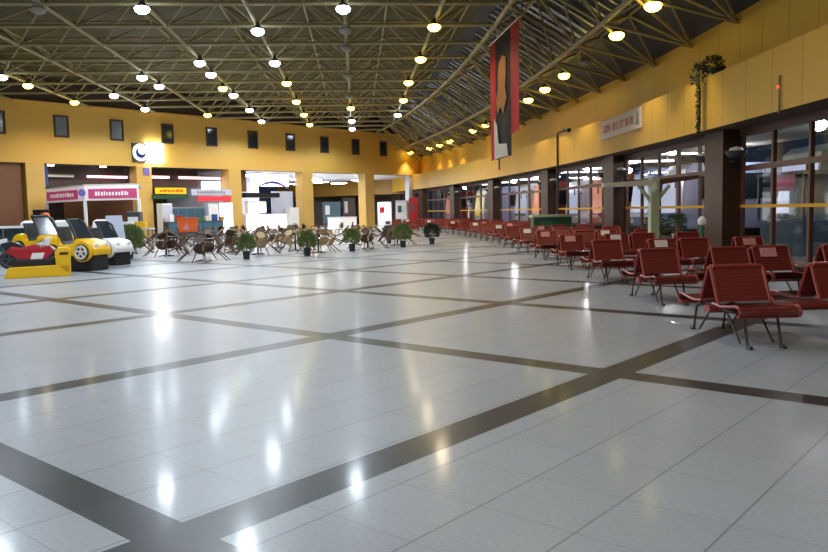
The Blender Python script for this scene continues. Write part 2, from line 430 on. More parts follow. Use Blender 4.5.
# ------------------------------------------------------------------ high-bay lamps
def make_lamp(kind):
    t = thing('ceiling_lamp', 'x', 'lamp', group='high-bay lamps under the roof truss')
    MB().lathe([(.03, .34), (.07, .33), (.08, .22), (.14, .17), (.21, .06), (.22, .05), (.2, .05), (.12, .14)], n=14).build('lamp_shade', 'dark_grey' if kind != 'off' else 'offwhite', t, smooth=True)
    lens = MB().lathe([(.01, -.14), (.13, -.12), (.22, -.05), (.245, .03), (.2, .08)], n=14).build('lens', {'c': 'lens_cold', 'w': 'lens_warm', 'ws': 'lens_warm', 'off': 'lens_off'}[kind], t, smooth=True)
    MB().tube([(0, 0, .33), (0, 0, .45)], .02, 6).build('hanger', 'steel', t)
    if kind != 'off':
        ld = bpy.data.lights.new('lamp_light', 'SPOT'); ld.energy = {'c': 560, 'w': 380, 'ws': 300}[kind]; ld.color = {'c': (.78, .89, 1), 'w': (1, .82, .58), 'ws': (1, .82, .58)}[kind]
        ld.spot_size = R(98 if kind == 'ws' else 162); ld.spot_blend = .6 if kind == 'ws' else .4; ld.shadow_soft_size = .2
        lo = bpy.data.objects.new('lamp_light', ld); C.objects.link(lo); lo.parent = t; lo.location = (0, 0, -.36)
    return t
LAMP = {}
def lamp(kind, p, label):
    if kind not in LAMP:
        LAMP[kind] = make_lamp(kind); LAMP[kind].location = p; LAMP[kind]['label'] = label
    else: dup(LAMP[kind], p, label=label)
NAME = {'c': 'cold white', 'w': 'warm yellowish', 'ws': 'warm yellowish', 'off': 'unlit'}
ROWS = [  # rows counted from the one over the hanging banner
    [('w', 434.2, 27.5), ('w', 420.6, 59.7), ('w', 408.5, 83), ('w', 403.4, 100.7), ('c', 397.8, 115.4)],
    [('c', 343.3, 9.4), ('off', 345.8, 30.4), ('off', 346.3, 48.2), ('off', 347.9, 76), ('off', 349.6, 96.4), ('w', 350.9, 108.5), ('c', 351.7, 121.2), ('c', 352.2, 129.3)],
    [('c', 257.8, 31.7), ('c', 274.8, 63.4), ('w', 286.7, 83.7), ('w', 296.4, 102), ('w', 304, 115), ('w', 309.6, 125)],
    [('c', 142, 9.6), ('c', 199.8, 63.4), ('c', 211, 75), ('w', 222.8, 88.8), ('c', 233.5, 95.6), ('c', 249.5, 110.3), ('c', 261.6, 121.7)],
    [('off', 38, 10), ('c', 142, 78), ('c', 159, 86.7), ('w', 207.6, 115.4)],
    [('c', 114, 96), ('c', 145, 109.5)],
    [('c', 2, 77.5), ('w', 28, 86), ('w', 74.5, 102.7)],
]
RN = ['first', 'second', 'third', 'fourth', 'fifth', 'sixth', 'seventh']
for r, row in enumerate(ROWS):
    for k, (kd, px, py) in enumerate(row):
        lamp(kd, gz(px, py, 8.12), '%s high-bay lamp, %s in the %s lamp row counted from the hanging banner' % (NAME[kd], ORD[k], RN[r]))
SLR = [('ws', 653, 6.4), ('ws', 616.7, 35.9), ('off', 585, 62), ('ws', 564, 76), ('ws', 545, 89.8), ('ws', 528.3, 100.4), ('ws', 485.8, 125.2), ('ws', 472.8, 131), ('ws', 450, 141.4), ('ws', 439.4, 145.5), ('ws', 429.3, 148.7), ('ws', 410.4, 153)]
for k, (kd, px, py) in enumerate(SLR):
    lamp(kd, gz(px, py, 6.9), '%s lamp, %s in the curved lamp row along the sloping roof above the benches' % (NAME[kd], ORD[k]))
n = 0
for xr in (-16.5, -9.9, -3.3, 3.1):  # out-of-frame lamps, added to light the near floor
    for yr in ((-6, 1.5, 9, 16.5, 21) if xr < 0 else (2, 14)):
        lamp('c' if xr < -1 or yr > 100 else 'w', rf(xr, yr, 8.12), 'high-bay lamp overhead near the camera, %s of the unseen ones added to light the near floor' % ORD[n]); n += 1

# ------------------------------------------------------------------ right glazed front
PY = [(21.4, 1.2), (30.9, 1.2), (40.5, 1.2), (52.0, 1.2), (62.5, 1.2), (72.5, 1.2), (82.5, 1.2), (11.6, 1.2), (1.5, 1.2)]
for y, w in PY:
    mb = MB(); mb.hexa([arc(y + u, d, z) for z in (0, 3.5) for u, d in ((-w / 2, .45), (w / 2, .45), (w / 2, 1.08), (-w / 2, 1.08))])
    struct(mb.build('pillar', 'maroon_wood'))
py_ = sorted(y for y, w in PY)
for bi, (ya, yb) in enumerate(zip(py_, py_[1:])):
    w = thing('window_%d' % (bi + 11), 'x', 'x'); del w['label'], w['category']; struct(w)
    ya += .56; yb -= .56; n = 5; st = [ya + (yb - ya) * k / n for k in range(n + 1)]
    fr = MB()
    for k, y in enumerate(st):
        hw = .10 if k in (0, n, 2) else .05
        fr.hexa([arc(y - hw, GL - .05, 0), arc(y + hw, GL - .05, 0), arc(y + hw, GL + .05, 0), arc(y - hw, GL + .05, 0), arc(y - hw, GL - .05, 3.3), arc(y + hw, GL - .05, 3.3), arc(y + hw, GL + .05, 3.3), arc(y - hw, GL + .05, 3.3)])
    for z0, z1 in ((2.38, 2.52), (0, .12)):
        for a, b_ in zip(st, st[1:]):
            fr.hexa([arc(a, GL - .045, z0), arc(b_, GL - .045, z0), arc(b_, GL + .045, z0), arc(a, GL + .045, z0), arc(a, GL - .045, z1), arc(b_, GL - .045, z1), arc(b_, GL + .045, z1), arc(a, GL + .045, z1)])
    struct(fr.build('window_frame', 'mullion', w, recalc=False))
    struct(MB().grid([[arc(y, GL, .12), arc(y, GL, 3.3)] for y in st]).build('pane', 'glass', w))
    tp_ = MB()
    for a, b_ in zip(st, st[1:]):
        tp_.hexa([arc(a, GL - .07, 1.40), arc(b_, GL - .07, 1.40), arc(b_, GL - .06, 1.40), arc(a, GL - .06, 1.40), arc(a, GL - .07, 1.48), arc(b_, GL - .07, 1.48), arc(b_, GL - .06, 1.48), arc(a, GL - .06, 1.48)])
    struct(tp_.build('safety_tape', 'tape', w, recalc=False))

# bowl lamps on the dark pillars
def make_wall_lamp():
    t = thing('wall_lamp', 'x', 'lamp', group='bowl lamps on the dark pillars')
    MB().tube([(0, 0, 0), (0, -.35, .0), (0, -.42, .08)], .03, 6).build('bracket', 'black', t)
    MB().lathe([(.03, .08), (.16, .10), (.26, .20), (.28, .28), (.25, .28), (.15, .16)], c=(0, -.42, 0), n=14).build('bowl', 'dark_grey', t, smooth=True)
    MB().lathe([(.02, .13), (.14, .16), (.2, .27), (.15, .36), (.02, .39)], c=(0, -.42, 0), n=12).build('lamp_globe', 'offwhite', t, smooth=True)
    return t
wl_ = make_wall_lamp(); first = True
for k, (y, w) in enumerate(PY[:5]):
    for sgn, word in ((-1, 'near'), (1, 'far')):
        p = arc(y + sgn * w / 2, .62, 2.62); rz = arc_rot(y) + (0 if sgn < 0 else PI)
        lb = 'dark bowl lamp on the %s side of the %s dark pillar along the glazing' % (word, ORD[k])
        if first: wl_.location = p; wl_.rotation_euler.z = rz; wl_['label'] = lb; first = False
        else: dup(wl_, p, rz, lb)

# ------------------------------------------------------------------ outside: canopy, coaches
cn = MB(); cn.grid([[arc(y, GL + .3, 3.9), arc(y, 10, 4.3)] for y in YS]); struct(cn.build('canopy_roof', 'offwhite'))
def make_ext_lamp():
    t = thing('canopy_lamp', 'x', 'lamp', group='lamps under the platform canopy outside')
    MB().lathe([(.05, .16), (.16, .12), (.2, 0), (.14, -.1), (.03, -.14)], n=12).build('lamp_globe', 'ext_light', t, smooth=True)
    MB().tube([(0, 0, .15), (0, 0, .40)], .02, 6).build('hanger', 'steel', t)
    return t
el = make_ext_lamp(); pos = [(20.7, 3.0), (29.3, 2.4), (41, 3), (57, 3.8), (70, 4), (35, 8), (48, 8.5), (62, 8.5), (26, 8.5)]
WH = ['outside the doors', 'above the coaches beyond the T-shaped post', 'beyond the second dark pillar', 'beyond the third dark pillar', 'beyond the fourth dark pillar', 'added deep over the lilac coach', 'added deep over the white coach', 'added deep over the far coaches', 'added deep over the grey blue coach']  # the deep lamps are added to light the coaches
for k, (y, d) in enumerate(pos):
    lb = 'round white lamp under the platform canopy, ' + WH[k]
    p = arc(y, d, 3.55 if d < 4.5 else 3.75)
    if k == 0: el.location = p; el['label'] = lb
    else: dup(el, p, label=lb)
mm('canopy_fill_tube', (1, 1, 1), .5, emit=10, ecol=(.96, .97, 1))  # glow of the tubes added to brighten the platform side
for k, y in enumerate((33.5, 38.5, 44.5, 48.6, 55, 59, 64.5, 69)):  # tubes added as fill light on the coaches
    t = thing('fill_tube', 'added long white tube light under the platform canopy outside, %s along the glazing' % ORD[k].replace('nearest', 'first'), 'light', arc(y, 3.4, 3.72), arc_rot(y), 'tube lights added under the platform canopy')
    box(0, 3.2, -.05, .05, 0, .06).build('diffuser', 'canopy_fill_tube', t); box(-.05, 3.25, -.08, .08, .06, .12).build('housing', 'steel', t)
    for x in (.3, 2.9): box(x - .02, x + .02, -.02, .02, .12, .4).build('hanger', 'steel', t)
def make_coach(body, band, label, y, d=5.6, dy=0):
    p = arc(y, d, 0); rz = arc_rot(y) + dy
    t = thing('coach', label, 'bus', p, rz, 'coaches parked nose-in outside the glazing')
    prof = [(0, .35), (-.05, 1.0), (.18, 3.2), (.5, 3.45), (10.8, 3.45), (11, 3.2), (11, .35)]
    MB().prism(prof, -1.25, 1.25, 'y', bev=.06).build('body', body, t)
    MB().prism([(-.075, 1.15), (.16, 3.0), (.14, 3.0), (-.095, 1.15)], -1.12, 1.12, 'y').build('windscreen', {'coach_orange': 'glow_glass_warm', 'coach_red': 'glow_glass_warm'}.get(body, 'glow_glass_cream' if band == 'yellow_sign' else 'glow_glass'), t)
    for s_ in (-1, 1):
        MB().box(.9, 10.6, s_ * 1.25 - .02, s_ * 1.25 + .02, 1.75, 2.95).build('side_glass', 'dim_glass', t)
        MB().box(-.10, -.02, s_ * .85 - .2, s_ * .85 + .2, .6, .82).build('headlamp', 'offwhite', t)
        for x in (2.2, 8.2):
            MB().lathe([(.05, -.15), (.5, -.15), (.5, .15), (.05, .15)], c=(x, s_ * 1.08, .5), n=14, axis='y').build('wheel', 'rubber', t)
        MB().tube([(-.02, s_ * 1.2, 2.9), (-.4, s_ * 1.35, 2.8), (-.42, s_ * 1.38, 2.3)], .05, 6).build('mirror', 'black', t)
    MB().prism([(-.085, .9), (-.065, 1.12), (-.03, 1.12), (-.03, .9)], -1.2, 1.2, 'y').build('front_band', band, t)
    MB().box(-.09, 0, -1.2, 1.2, .36, .5).build('bumper', 'dark_grey', t)
    return t
mm('coach_white', s2l(214, 218, 230), .3); mm('coach_blue', s2l(120, 140, 190), .3); mm('coach_orange', s2l(226, 120, 80), .3); mm('coach_lilac', s2l(176, 180, 214), .3); mm('coach_red', s2l(200, 84, 84), .3); mm('coach_teal', s2l(120, 146, 158), .3)
for y, b_, bd, lb in ((26.4, 'coach_teal', 'dark_grey', 'grey blue coach outside, seen through the doors nearest the camera'),
                      (36.6, 'coach_lilac', 'blue', 'lilac coach outside, beyond the pale T-shaped post'),
                      (40.2, 'coach_blue', 'coach_white', 'blue coach outside, beside the lilac one'),
                      (46.4, 'coach_orange', 'red', 'orange coach outside, between the second and third dark pillars'),
                      (50.2, 'coach_white', 'blue', 'white coach with blue band outside, beside the orange one'),
                      (56.8, 'coach_red', 'coach_white', 'reddish coach outside, beyond the third dark pillar'),
                      (60.6, 'coach_white', 'teal', 'white coach with teal band outside, beside the reddish one'),
                      (66.5, 'coach_lilac', 'yellow_sign', 'lilac coach with yellow band outside the far glazing'),
                      (70.6, 'coach_white', 'yellow_sign', 'white coach with yellow band outside the far glazing'),
                      (79, 'coach_red', 'deep_red', 'red coach outside the farthest glazed bay')):
    make_coach(b_, bd, lb, y)
# booth with a pink sign outside the door bay
p = arc(22.6, 3.0, 0)
t = thing('ticket_booth', 'small outdoor booth with a pink sign seen through the near glass doors', 'booth', p, arc_rot(17))
box(.0, 1.2, -1.3, 1.3, 0, 1.0).build('counter', 'teal', t)
box(.9, 1.2, -1.3, 1.3, 1.0, 2.3).build('back_panel', 'coach_teal', t)
box(-.1, 1.2, -1.4, 1.4, 2.3, 2.4).build('roof', 'dark_grey', t)
sg = box(-.14, -.08, -1.0, .1, 1.85, 2.3).build('sign', 'rose', t)
box(-.15, -.142, -.9, 0, 2.0, 2.14).build('lettering', 'pink', sg)
for q in (-1.35, 1.35): box(-.06, 0, q - .03, q + .03, 1.0, 2.3).build('post', 'steel', t)

# ------------------------------------------------------------------ red back-to-back benches
BX = []                                      # (x0, x1, kind)
for x0, kd in ((0, 's'), (.70, 't'), (1.15, 's'), (1.82, 's'), (2.52, 't'), (2.97, 's')):
    BX.append((x0, x0 + (.64 if kd == 's' else .42), kd))
def seat_mesh(w):
    prof = [(-.15, .41), (-.35, .395), (-.55, .415), (-.68, .435), (-.74, .425), (-.765, .39), (-.755, .355), (-.72, .345)]
    th_ = .018
    rows = [[(0, y, z) for y, z in prof], [(w, y, z) for y, z in prof]]
    mb = MB(); mb.grid(rows)
    g = bmesh.ops.solidify(mb.bm, geom=list(mb.bm.faces), thickness=th_)
    return mb
def seat_edge(w):
    mb = MB()
    pr = [(-.14, .42), (-.35, .405), (-.55, .425), (-.68, .447), (-.75, .435), (-.775, .39), (-.76, .35), (-.71, .335)]
    mb.tube([(0, y, z) for y, z in pr] + [(w, y, z) for y, z in pr[::-1]], .016, 6)
    return mb
def back_mesh(w):
    a, b_ = (-.215, .44), (-.03, .80)
    mb = MB(); mb.hexa([(.03, a[0], a[1]), (w - .03, a[0], a[1]), (w - .03, a[0] + .02, a[1]), (.03, a[0] + .02, a[1]), (.03, b_[0], b_[1]), (w - .03, b_[0], b_[1]), (w - .03, b_[0] + .02, b_[1]), (.03, b_[0] + .02, b_[1])])
    return mb
def back_edge(w):
    return MB().tube([(.025, -.225, .41), (.025, -.035, .79), (.05, -.03, .815), (w - .05, -.03, .815), (w - .025, -.035, .79), (w - .025, -.225, .41)], .02, 6)
def make_bench():
    t = thing('waiting_bench', 'x', 'bench', group='red back-to-back benches along the glazing')
    MB().box(0, 3.6, -.06, .06, .30, .38).build('beam', 'red_frame', t)
    meshes = {}
    for side in (0, 1):
        rot = (0, 0, PI * side)
        for x0, x1, kd in BX:
            w = x1 - x0
            ox = x0 if side == 0 else x1
            def put(nm, mk, m, par):
                key = (nm, kd)
                if key not in meshes:
                    o = mk(w).build(nm, m, par); meshes[key] = o.data
                else:
                    o = bpy.data.objects.new(nm, meshes[key]); C.objects.link(o); o.parent = par
                return o
            if kd == 's':
                o = put('seat', seat_mesh, 'red_mesh', t); o.location = (ox, 0, 0); o.rotation_euler = rot
                put('seat_rim', seat_edge, 'red_frame', o)
                o = put('backrest', back_mesh, 'red_mesh', t); o.location = (ox, 0, 0); o.rotation_euler = rot
                put('backrest_rim', back_edge, 'red_frame', o)
            else:
                def tbl(w):
                    prof = [(-.16, .45), (-.50, .45), (-.56, .43), (-.57, .40)]
                    mb = MB(); mb.grid([[(0, y, z) for y, z in prof], [(w, y, z) for y, z in prof]]); bmesh.ops.solidify(mb.bm, geom=list(mb.bm.faces), thickness=.02); return mb
                o = put('table_plate', tbl, 'red_mesh', t); o.location = (ox, 0, 0); o.rotation_euler = rot
        for x in (.14, .5, 2.3, 3.46):
            s_ = -1 if side == 0 else 1
            lg = MB(); lg.tube([(x, s_ * .05, .33), (x, s_ * .45, .34), (x, s_ * .58, .30), (x, s_ * .66, .02)], .016, 6)
            lg.tube([(x, s_ * .66, .015), (x, s_ * .74, .012)], .024, 6).tube([(x, s_ * .15, .36), (x, s_ * .5, .03)], .012, 5)
            lg.build('leg', 'dark_brown', t)
    return t
bench = make_bench()
def note(b, xs):                             # notices taped to some backrests
    for side, x, m in xs:
        o = MB().hexa([(x, -.10, .66), (x + .26, -.10, .66), (x + .26, -.085, .66), (x, -.085, .66), (x, -.035, .80), (x + .26, -.035, .80), (x + .26, -.02, .80), (x, -.02, .80)]).build('paper_notice', m, b)
        o.location = (0, -.022, 0) if side == 0 else (3.6, .022, 0); o.rotation_euler.z = PI * side
cent = [8.5, 12.1, 15.6, 19.1] + [22.7 + 3.55 * k for k in range(13)]
def bxl(y): return {8.5: 3.27, 12.1: 3.55}.get(y, 3.62) if y < 25 else 3.62 - (y - 25) ** 2 / 385 - max(0, y - 45) * .05
for k, y in enumerate(cent):
    lb = '%s red perforated back-to-back bench in the line beside the glazing' % ('nearest' if k == 0 else ORD[k] + ' from the camera,')
    p = (bxl(y), y, 0); rz = R(3.2) + (arc_rot(y) if y > 25 else 0)
    if k == 0: bench.location = p; bench.rotation_euler.z = rz; bench['label'] = 'nearest red perforated back-to-back bench, beside the crossing dark floor bands'; b = bench
    else: b = dup(bench, p, rz, '%s red perforated back-to-back bench counted from the camera along the glazing' % ORD[k])
    b['_k'] = k
    cand = {1: [(0, 1.95, 'paper_rose')], 2: [(0, 1.3, 'paper'), (0, 3.15, 'paper_rose')], 3: [(0, .15, 'paper_rose'), (0, 1.3, 'paper')], 4: [(0, .15, 'paper_rose'), (0, 1.95, 'paper')]}
    note_k = cand.get(k, [(0, .15, 'paper')] if k % 2 and k > 4 else ([(0, 1.3, 'paper_rose')] if k > 4 else []))
    NOTES = globals().setdefault('NOTES', []); NOTES.append((b, note_k))
for b, nk in NOTES:
    note(b, nk); del b['_k']

# ------------------------------------------------------------------ things along the right wall
t = thing('post', 'pale green T-shaped post with two arms standing by the glazing', 'post', (6.5, 20.7, 0), R(3))
box(-.12, .12, -.12, .12, 0, 2.22, bev=.02).build('column', 'pale_green', t)
MB().hexa([(-1.4, -.06, 2.02), (0, -.06, 2.04), (0, .06, 2.04), (-1.4, .06, 2.02), (-1.4, -.06, 2.13), (0, -.06, 2.2), (0, .06, 2.2), (-1.4, .06, 2.13)]).build('arm', 'offwhite', t)
MB().hexa([(0, -.06, 2.04), (1.2, -.06, 2.2), (1.2, .06, 2.2), (0, .06, 2.04), (0, -.06, 2.2), (1.2, -.06, 2.3), (1.2, .06, 2.3), (0, .06, 2.2)]).build('arm', 'mullion', t)
for s_ in (-1, 1): MB().tube([(s_ * .08, 0, 1.62), (s_ * .42, 0, 2.04)], .05, 6).build('brace', 'pale_green', t)
MB().prism([(-.14, 1.98), (-.02, 2.12), (.06, 1.98), (-.06, 1.85)], -.16, -.13, 'y').build('plate', 'white', t)
t = thing('hygiene_stand', 'green stand with a white top beside the nearest visible dark pillar', 'stand', (7.75, 20.55, 0))
MB().lathe([(.16, 0), (.16, .03), (.06, .05), (.06, .95), (.02, .96)], n=12).build('stem', 'green', t, smooth=True)
MB().lathe([(.05, .95), (.11, .98), (.11, 1.10), (.05, 1.18), (.02, 1.19)], n=12).build('dispenser', 'white', t, smooth=True)
t = thing('counter', 'long counter with a pale top and green front before the third pillar', 'counter', (4.95, 31.5, 0), R(4))
box(0, 1.6, 0, .55, 0, 1.12).build('body', 'dark_green', t)
box(-.06, 1.66, -.05, .6, 1.12, 1.22, bev=.01).build('countertop', 'pale_green', t)
box(.3, .9, -.012, 0, .6, .95).build('front_panel', 'green', t)
def foliage(rad, h, n, seed, size=.07):
    rng = random.Random(seed); mb = MB()
    for _ in range(n):
        u = rng.uniform(0, 2 * PI); v = rng.uniform(-.7, 1); r = rad * (rng.random() ** .4)
        c = Vector((r * math.cos(u) * math.sqrt(1 - v * v * .8), r * math.sin(u) * math.sqrt(1 - v * v * .8), h * v))
        d = Vector((c.x, c.y, c.z + .25 * h + rng.uniform(-.1, .2))).normalized()
        a = d.orthogonal().normalized(); a.rotate(Matrix.Rotation(rng.uniform(0, 6.28), 3, d))
        l = size * rng.uniform(.8, 1.9); q = a * size * .32
        vs = [mb.bm.verts.new(x) for x in (c, c + d * l * .5 + q, c + d * l, c + d * l * .5 - q)]
        mb.bm.faces.new(vs)
    return mb
def make_plant(label, p, pot_h=.26, rad=.28, leaf='leaf', potm='pot', n=520, seed=1, h=None, group='potted shrubs on the hall floor'):
    t = thing('potted_shrub', label, 'plant', p, group=group)
    pt = MB().lathe([(.105, 0), (.125, pot_h * .9), (.145, pot_h * .92), (.145, pot_h), (.12, pot_h), (.11, pot_h * .9)], n=14).build('pot', potm, t, smooth=True)
    MB().lathe([(.02, pot_h * .88), (.112, pot_h * .88), (.11, pot_h * .92), (.02, pot_h * .93)], n=10).build('soil', 'soil', t)
    h = h or rad
    MB().tube([(0, 0, pot_h * .9), (.02, 0, pot_h + h * .9)], .02, 5).build('stem', 'chair_wood', t)
    f = foliage(rad, h * .9, n, seed).build('foliage', leaf, t, recalc=False); f.location = (0, 0, pot_h + h * .86)
    return t
for k, (x, y) in enumerate(((7.75, 24.5), (8.25, 24.0))):
    make_plant('dark bushy shrub in pale green pot, %s the T-shaped post' % ('behind' if k == 0 else 'on the pillar side of'), (x, y, 0), .62, .32, 'leaf_dark', 'pale_green', 400, 11 + k)
# sign on the fascia
def sign_pts(y, z, d): return arc(y, d, z)
t = thing('wall_sign', 'long white sign with red lettering on the curved yellow fascia', 'sign')
ya, yb = 25.9, 30.3
MB().hexa([arc(ya, -.06, 4.12), arc(yb, -.06, 4.08), arc(yb, -.01, 4.08), arc(ya, -.01, 4.12), arc(ya, -.06, 4.82), arc(yb, -.06, 4.78), arc(yb, -.01, 4.78), arc(ya, -.01, 4.82)]).build('board', 'paper', t)
lt = MB(); rng = random.Random(3); y = ya + .75
mm('dull_red', s2l(168, 70, 58), .6)
while y < yb - .45:
    w = rng.uniform(.13, .24)
    z0, z1 = 4.32, 4.60
    kind = rng.choice('HEUNT')
    def bar(a, b_, c, d): lt.hexa([arc(a, -.075, c), arc(b_, -.075, c), arc(b_, -.058, c), arc(a, -.058, c), arc(a, -.075, d), arc(b_, -.075, d), arc(b_, -.058, d), arc(a, -.058, d)])
    bar(y, y + .06, z0, z1); bar(y + w - .02, y + w + .04, z0, z1)
    if kind in 'HE': bar(y + .06, y + w - .02, (z0 + z1) / 2 - .03, (z0 + z1) / 2 + .03)
    if kind in 'UE': bar(y + .06, y + w - .02, z0, z0 + .06)
    if kind in 'TE': bar(y + .06, y + w - .02, z1 - .06, z1)
    y += w + (.11 if rng.random() < .8 else .3)
lt.build('lettering', 'dull_red', t, recalc=False)
MB().hexa([arc(ya + .12, -.075, 4.25), arc(ya + .5, -.075, 4.25), arc(ya + .5, -.058, 4.25), arc(ya + .12, -.058, 4.25), arc(ya + .2, -.075, 4.7), arc(ya + .42, -.075, 4.7), arc(ya + .42, -.058, 4.7), arc(ya + .2, -.058, 4.7)]).build('emblem', 'grey', t)
# hanging vine on the ledge
p = arc(20.9, .3, 4.9)
t = thing('hanging_plant', 'leafy green plant on the fascia ledge with a long trailing vine', 'plant', p, arc_rot(21))
MB().lathe([(.12, 0), (.17, .22), (.18, .25), (.15, .25), (.13, .2)], n=12).build('pot', 'pot', t, smooth=True)
f = foliage(.27, .22, 420, 21, .06); f.build('foliage', 'leaf_dark', t, recalc=False).location = (-.1, 0, .3)
f = foliage(.22, .3, 300, 22, .06); f.build('foliage', 'leaf_dark', t, recalc=False).location = (-.42, .1, .06)
vn = MB(); rng = random.Random(5); vn.tube([(-.30, .05, .2), (-.46, .08, .05), (-.42, .08, -.5), (-.42, .1, -1.45)], .026, 5); vn.build('vine', 'leaf_dark', t)
vl = MB()
for k in range(260):
    z = -.0 - 1.45 * rng.random(); c = Vector((-.42 + rng.uniform(-.06, .02), .09 + rng.uniform(-.07, .07), z)); a = Vector((rng.uniform(-1, 0.2), rng.uniform(-1, 1), rng.uniform(-1, .2))).normalized() * .09; q = a.orthogonal().normalized() * .03
    vl.bm.faces.new([vl.bm.verts.new(x) for x in (c, c + a * .5 + q, c + a, c + a * .5 - q)])
vl.build('vine_leaves', 'leaf_dark', t, recalc=False)
t = thing('drain_pipe', 'thin black pipe with a bent top running down the curved fascia', 'pipe')
pp = [arc(34.7, -.05, 4.9), arc(34.8, -.05, 5.0), arc(36.4, -.05, 5.0), arc(36.5, -.05, 4.9), arc(36.5, -.05, 3.5), arc(36.5, -.05, 0)]
MB().tube(pp, .05, 7).build('pipe', 'black', t); MB().tube([arc(34.6, -.06, 4.95), arc(35.3, -.06, 5.04)], .10, 7).build('nozzle', 'black', t)
t = thing('fascia_rod', 'short thin rod with a small red light on the fascia above the doors', 'rod')
MB().tube([arc(16.8, -.04, 4.25), arc(16.8, -.04, 3.45)], .022, 6).build('rod', 'steel', t); MB().lathe([(.01, -.04), (.035, 0), (.01, .04)], c=arc(16.8, -.075, 4.0), n=8).build('lamp', 'red_light', t)

# hanging banner
A, B_ = Vector((3.1, 30.0, 0)), Vector((3.62, 25.7, 0))
t = thing('hanging_banner', 'tall red and dark portrait banner hanging from the roof above the benches', 'banner')
D = (B_ - A); NB = Vector((-D.y, D.x, 0)).normalized()
if NB.x > 0: NB = -NB
def bp(u, z, o): return A + D * u + NB * o + Vector((0, 0, z + .10 * math.sin(u * 9) * 0))
def bpanel(nm, u0, u1, z0, z1, o, m, par, zz=None):
    mb = MB(); n = 8; rows = []
    for k in range(n + 1):
        u = u0 + (u1 - u0) * k / n; w = .03 * math.sin(u * 14)
        rows.append([bp(u, z0 + (z1 - z0) * j / 4, o + w * (1 - j / 4)) for j in range(5)])
    mb.grid(rows); bmesh.ops.solidify(mb.bm, geom=list(mb.bm.faces), thickness=.012)
    return mb.build(nm, m, par)
Z0, Z1 = 3.35, 7.72
bpanel('cloth', .20, .72, Z0, Z1, 0, 'banner_dark', t)
bpanel('red_border', 0, .20, Z0, Z1, 0, 'deep_red', t); bpanel('red_border', .72, 1, Z0 + .75, Z1, 0, 'deep_red', t)
fig = MB()                                   # generic standing figure, printed flat
def bpoly(uz, o, m, nm):
    mb = MB(); mb.bm.faces.new([mb.bm.verts.new(bp(u, z, o)) for u, z in uz]); bmesh.ops.solidify(mb.bm, geom=list(mb.bm.faces), thickness=.006); return mb.build(nm, m, t)
bpoly([(.30, 5.0), (.26, 5.5), (.34, 5.9), (.33, 6.3), (.38, 6.8), (.5, 6.95), (.62, 6.8), (.62, 6.3), (.58, 5.8), (.64, 5.4), (.5, 4.9), (.42, 5.2)], .05, 'tan', 'printed_figure')
bpoly([(.17, 3.37), (.17, 4.9), (.28, 4.6), (.33, 3.9), (.62, 3.8), (.66, 3.37)], .05, 'offwhite', 'printed_scene')
MB().tube([bp(-.03, Z1 + .03, 0), bp(1.03, Z1 + .03, 0)], .03, 6).build('top_bar', 'steel', t)
for u in (.02, .98): MB().tube([bp(u, Z1 + .03, 0), bp(u, ZB, 0)], .012, 5).build('cord', 'steel', t)
MB().tube([bp(.3, Z0, 0), bp(.3, Z0 - .4, 0)], .03, 6).build('weight', 'black', t)

# ------------------------------------------------------------------ logo box on the back wall
t = thing('logo_sign', 'round blue and white emblem sign with a glowing white box on the back wall', 'sign')
def sW(px, py=152):                          # wall coordinate s under a pixel column
    r = ray(px, py); a, b_, c, d = WD.x, -r.x, WD.y, -r.y; det = a * d - b_ * c
    s = (-P0.x * d + P0.y * b_) / det; tt = (a * -P0.y + c * P0.x) / det
    return s, H + tt * r.z
s0, z1 = sW(131, 143); s1, z0 = sW(147, 162); s2, _ = sW(161, 152)
wbox(MB(), s0, s1, -.18, -.01, z0, z1).build('backing', 'dark_grey', t)
wbox(MB(), s1 - .1, s2, -.3, -.02, z0 - .02, z1 + .05).build('light_box', 'logo_light', t)
cs, cz, rr = (s0 + s1) / 2, (z0 + z1) / 2, (z1 - z0) / 2
def disc(cs, cz, r, d, inner=None):
    n = 28; mb = MB()
    mb.bm.faces.new([mb.bm.verts.new(bw(cs + r * math.cos(2 * PI * k / n), d, cz + r * math.sin(2 * PI * k / n))) for k in range(n)])
    bmesh.ops.solidify(mb.bm, geom=list(mb.bm.faces), thickness=.02); return mb
disc(cs, cz, rr * .95, -.21).build('white_disc', 'logo_face', t)
disc(cs, cz - .02, rr * .62, -.24).build('blue_disc', 'blue', t)
disc(cs + .06, cz + .14, rr * .46, -.27).build('pale_disc', 'logo_face', t)

# ------------------------------------------------------------------ arcade of shops behind the back wall
ac = MB(); ac.grid([[bw(-50, .9, 4.86), bw(-50, 13, 4.86)], [bw(-21.2, .9, 4.86), bw(-21.2, 13, 4.86)]]); struct(ac.build('ceiling_arcade', 'dark_brown'))
ac = MB(); ac.grid([[bw(-21.2, .9, 4.86), bw(-21.2, 30, 4.86)], [bw(6, .9, 4.86), bw(6, 30, 4.86)]]); struct(ac.build('ceiling_arcade', 'white_wall'))
ac = MB(); ac.grid([[bw(-50, 9, 0), bw(-50, 9, 4.86)], [bw(-21.2, 9, 0), bw(-21.2, 9, 4.86)]]); struct(ac.build('wall_arcade', 'dark_brown'))
ac = MB(); ac.grid([[bw(-21.2, 8, 0), bw(-21.2, 8, 4.86)], [bw(-12.6, 8, 0), bw(-12.6, 8, 4.86)]]); struct(ac.build('wall_shop', 'lilac'))
for s in (-28.5, -21.2): struct(wbox(MB(), s - .1, s + .1, .9, 9, 0, 4.86).build('partition', 'brown_wood' if s < -25 else 'white_wall'))
def light(label, s0, s1, d0, d1, z, m, name='ceiling_light', cat='light', h=.06):
    t = thing(name, label, cat, group='lights over the shops')
    wbox(MB(), s0, s1, d0, d1, z, z + h).build('diffuser', m, t); wbox(MB(), s0 - .03, s1 + .03, d0 - .03, d1 + .03, z + h, z + h + .05).build('frame', 'steel', t)
    return t
k = 0
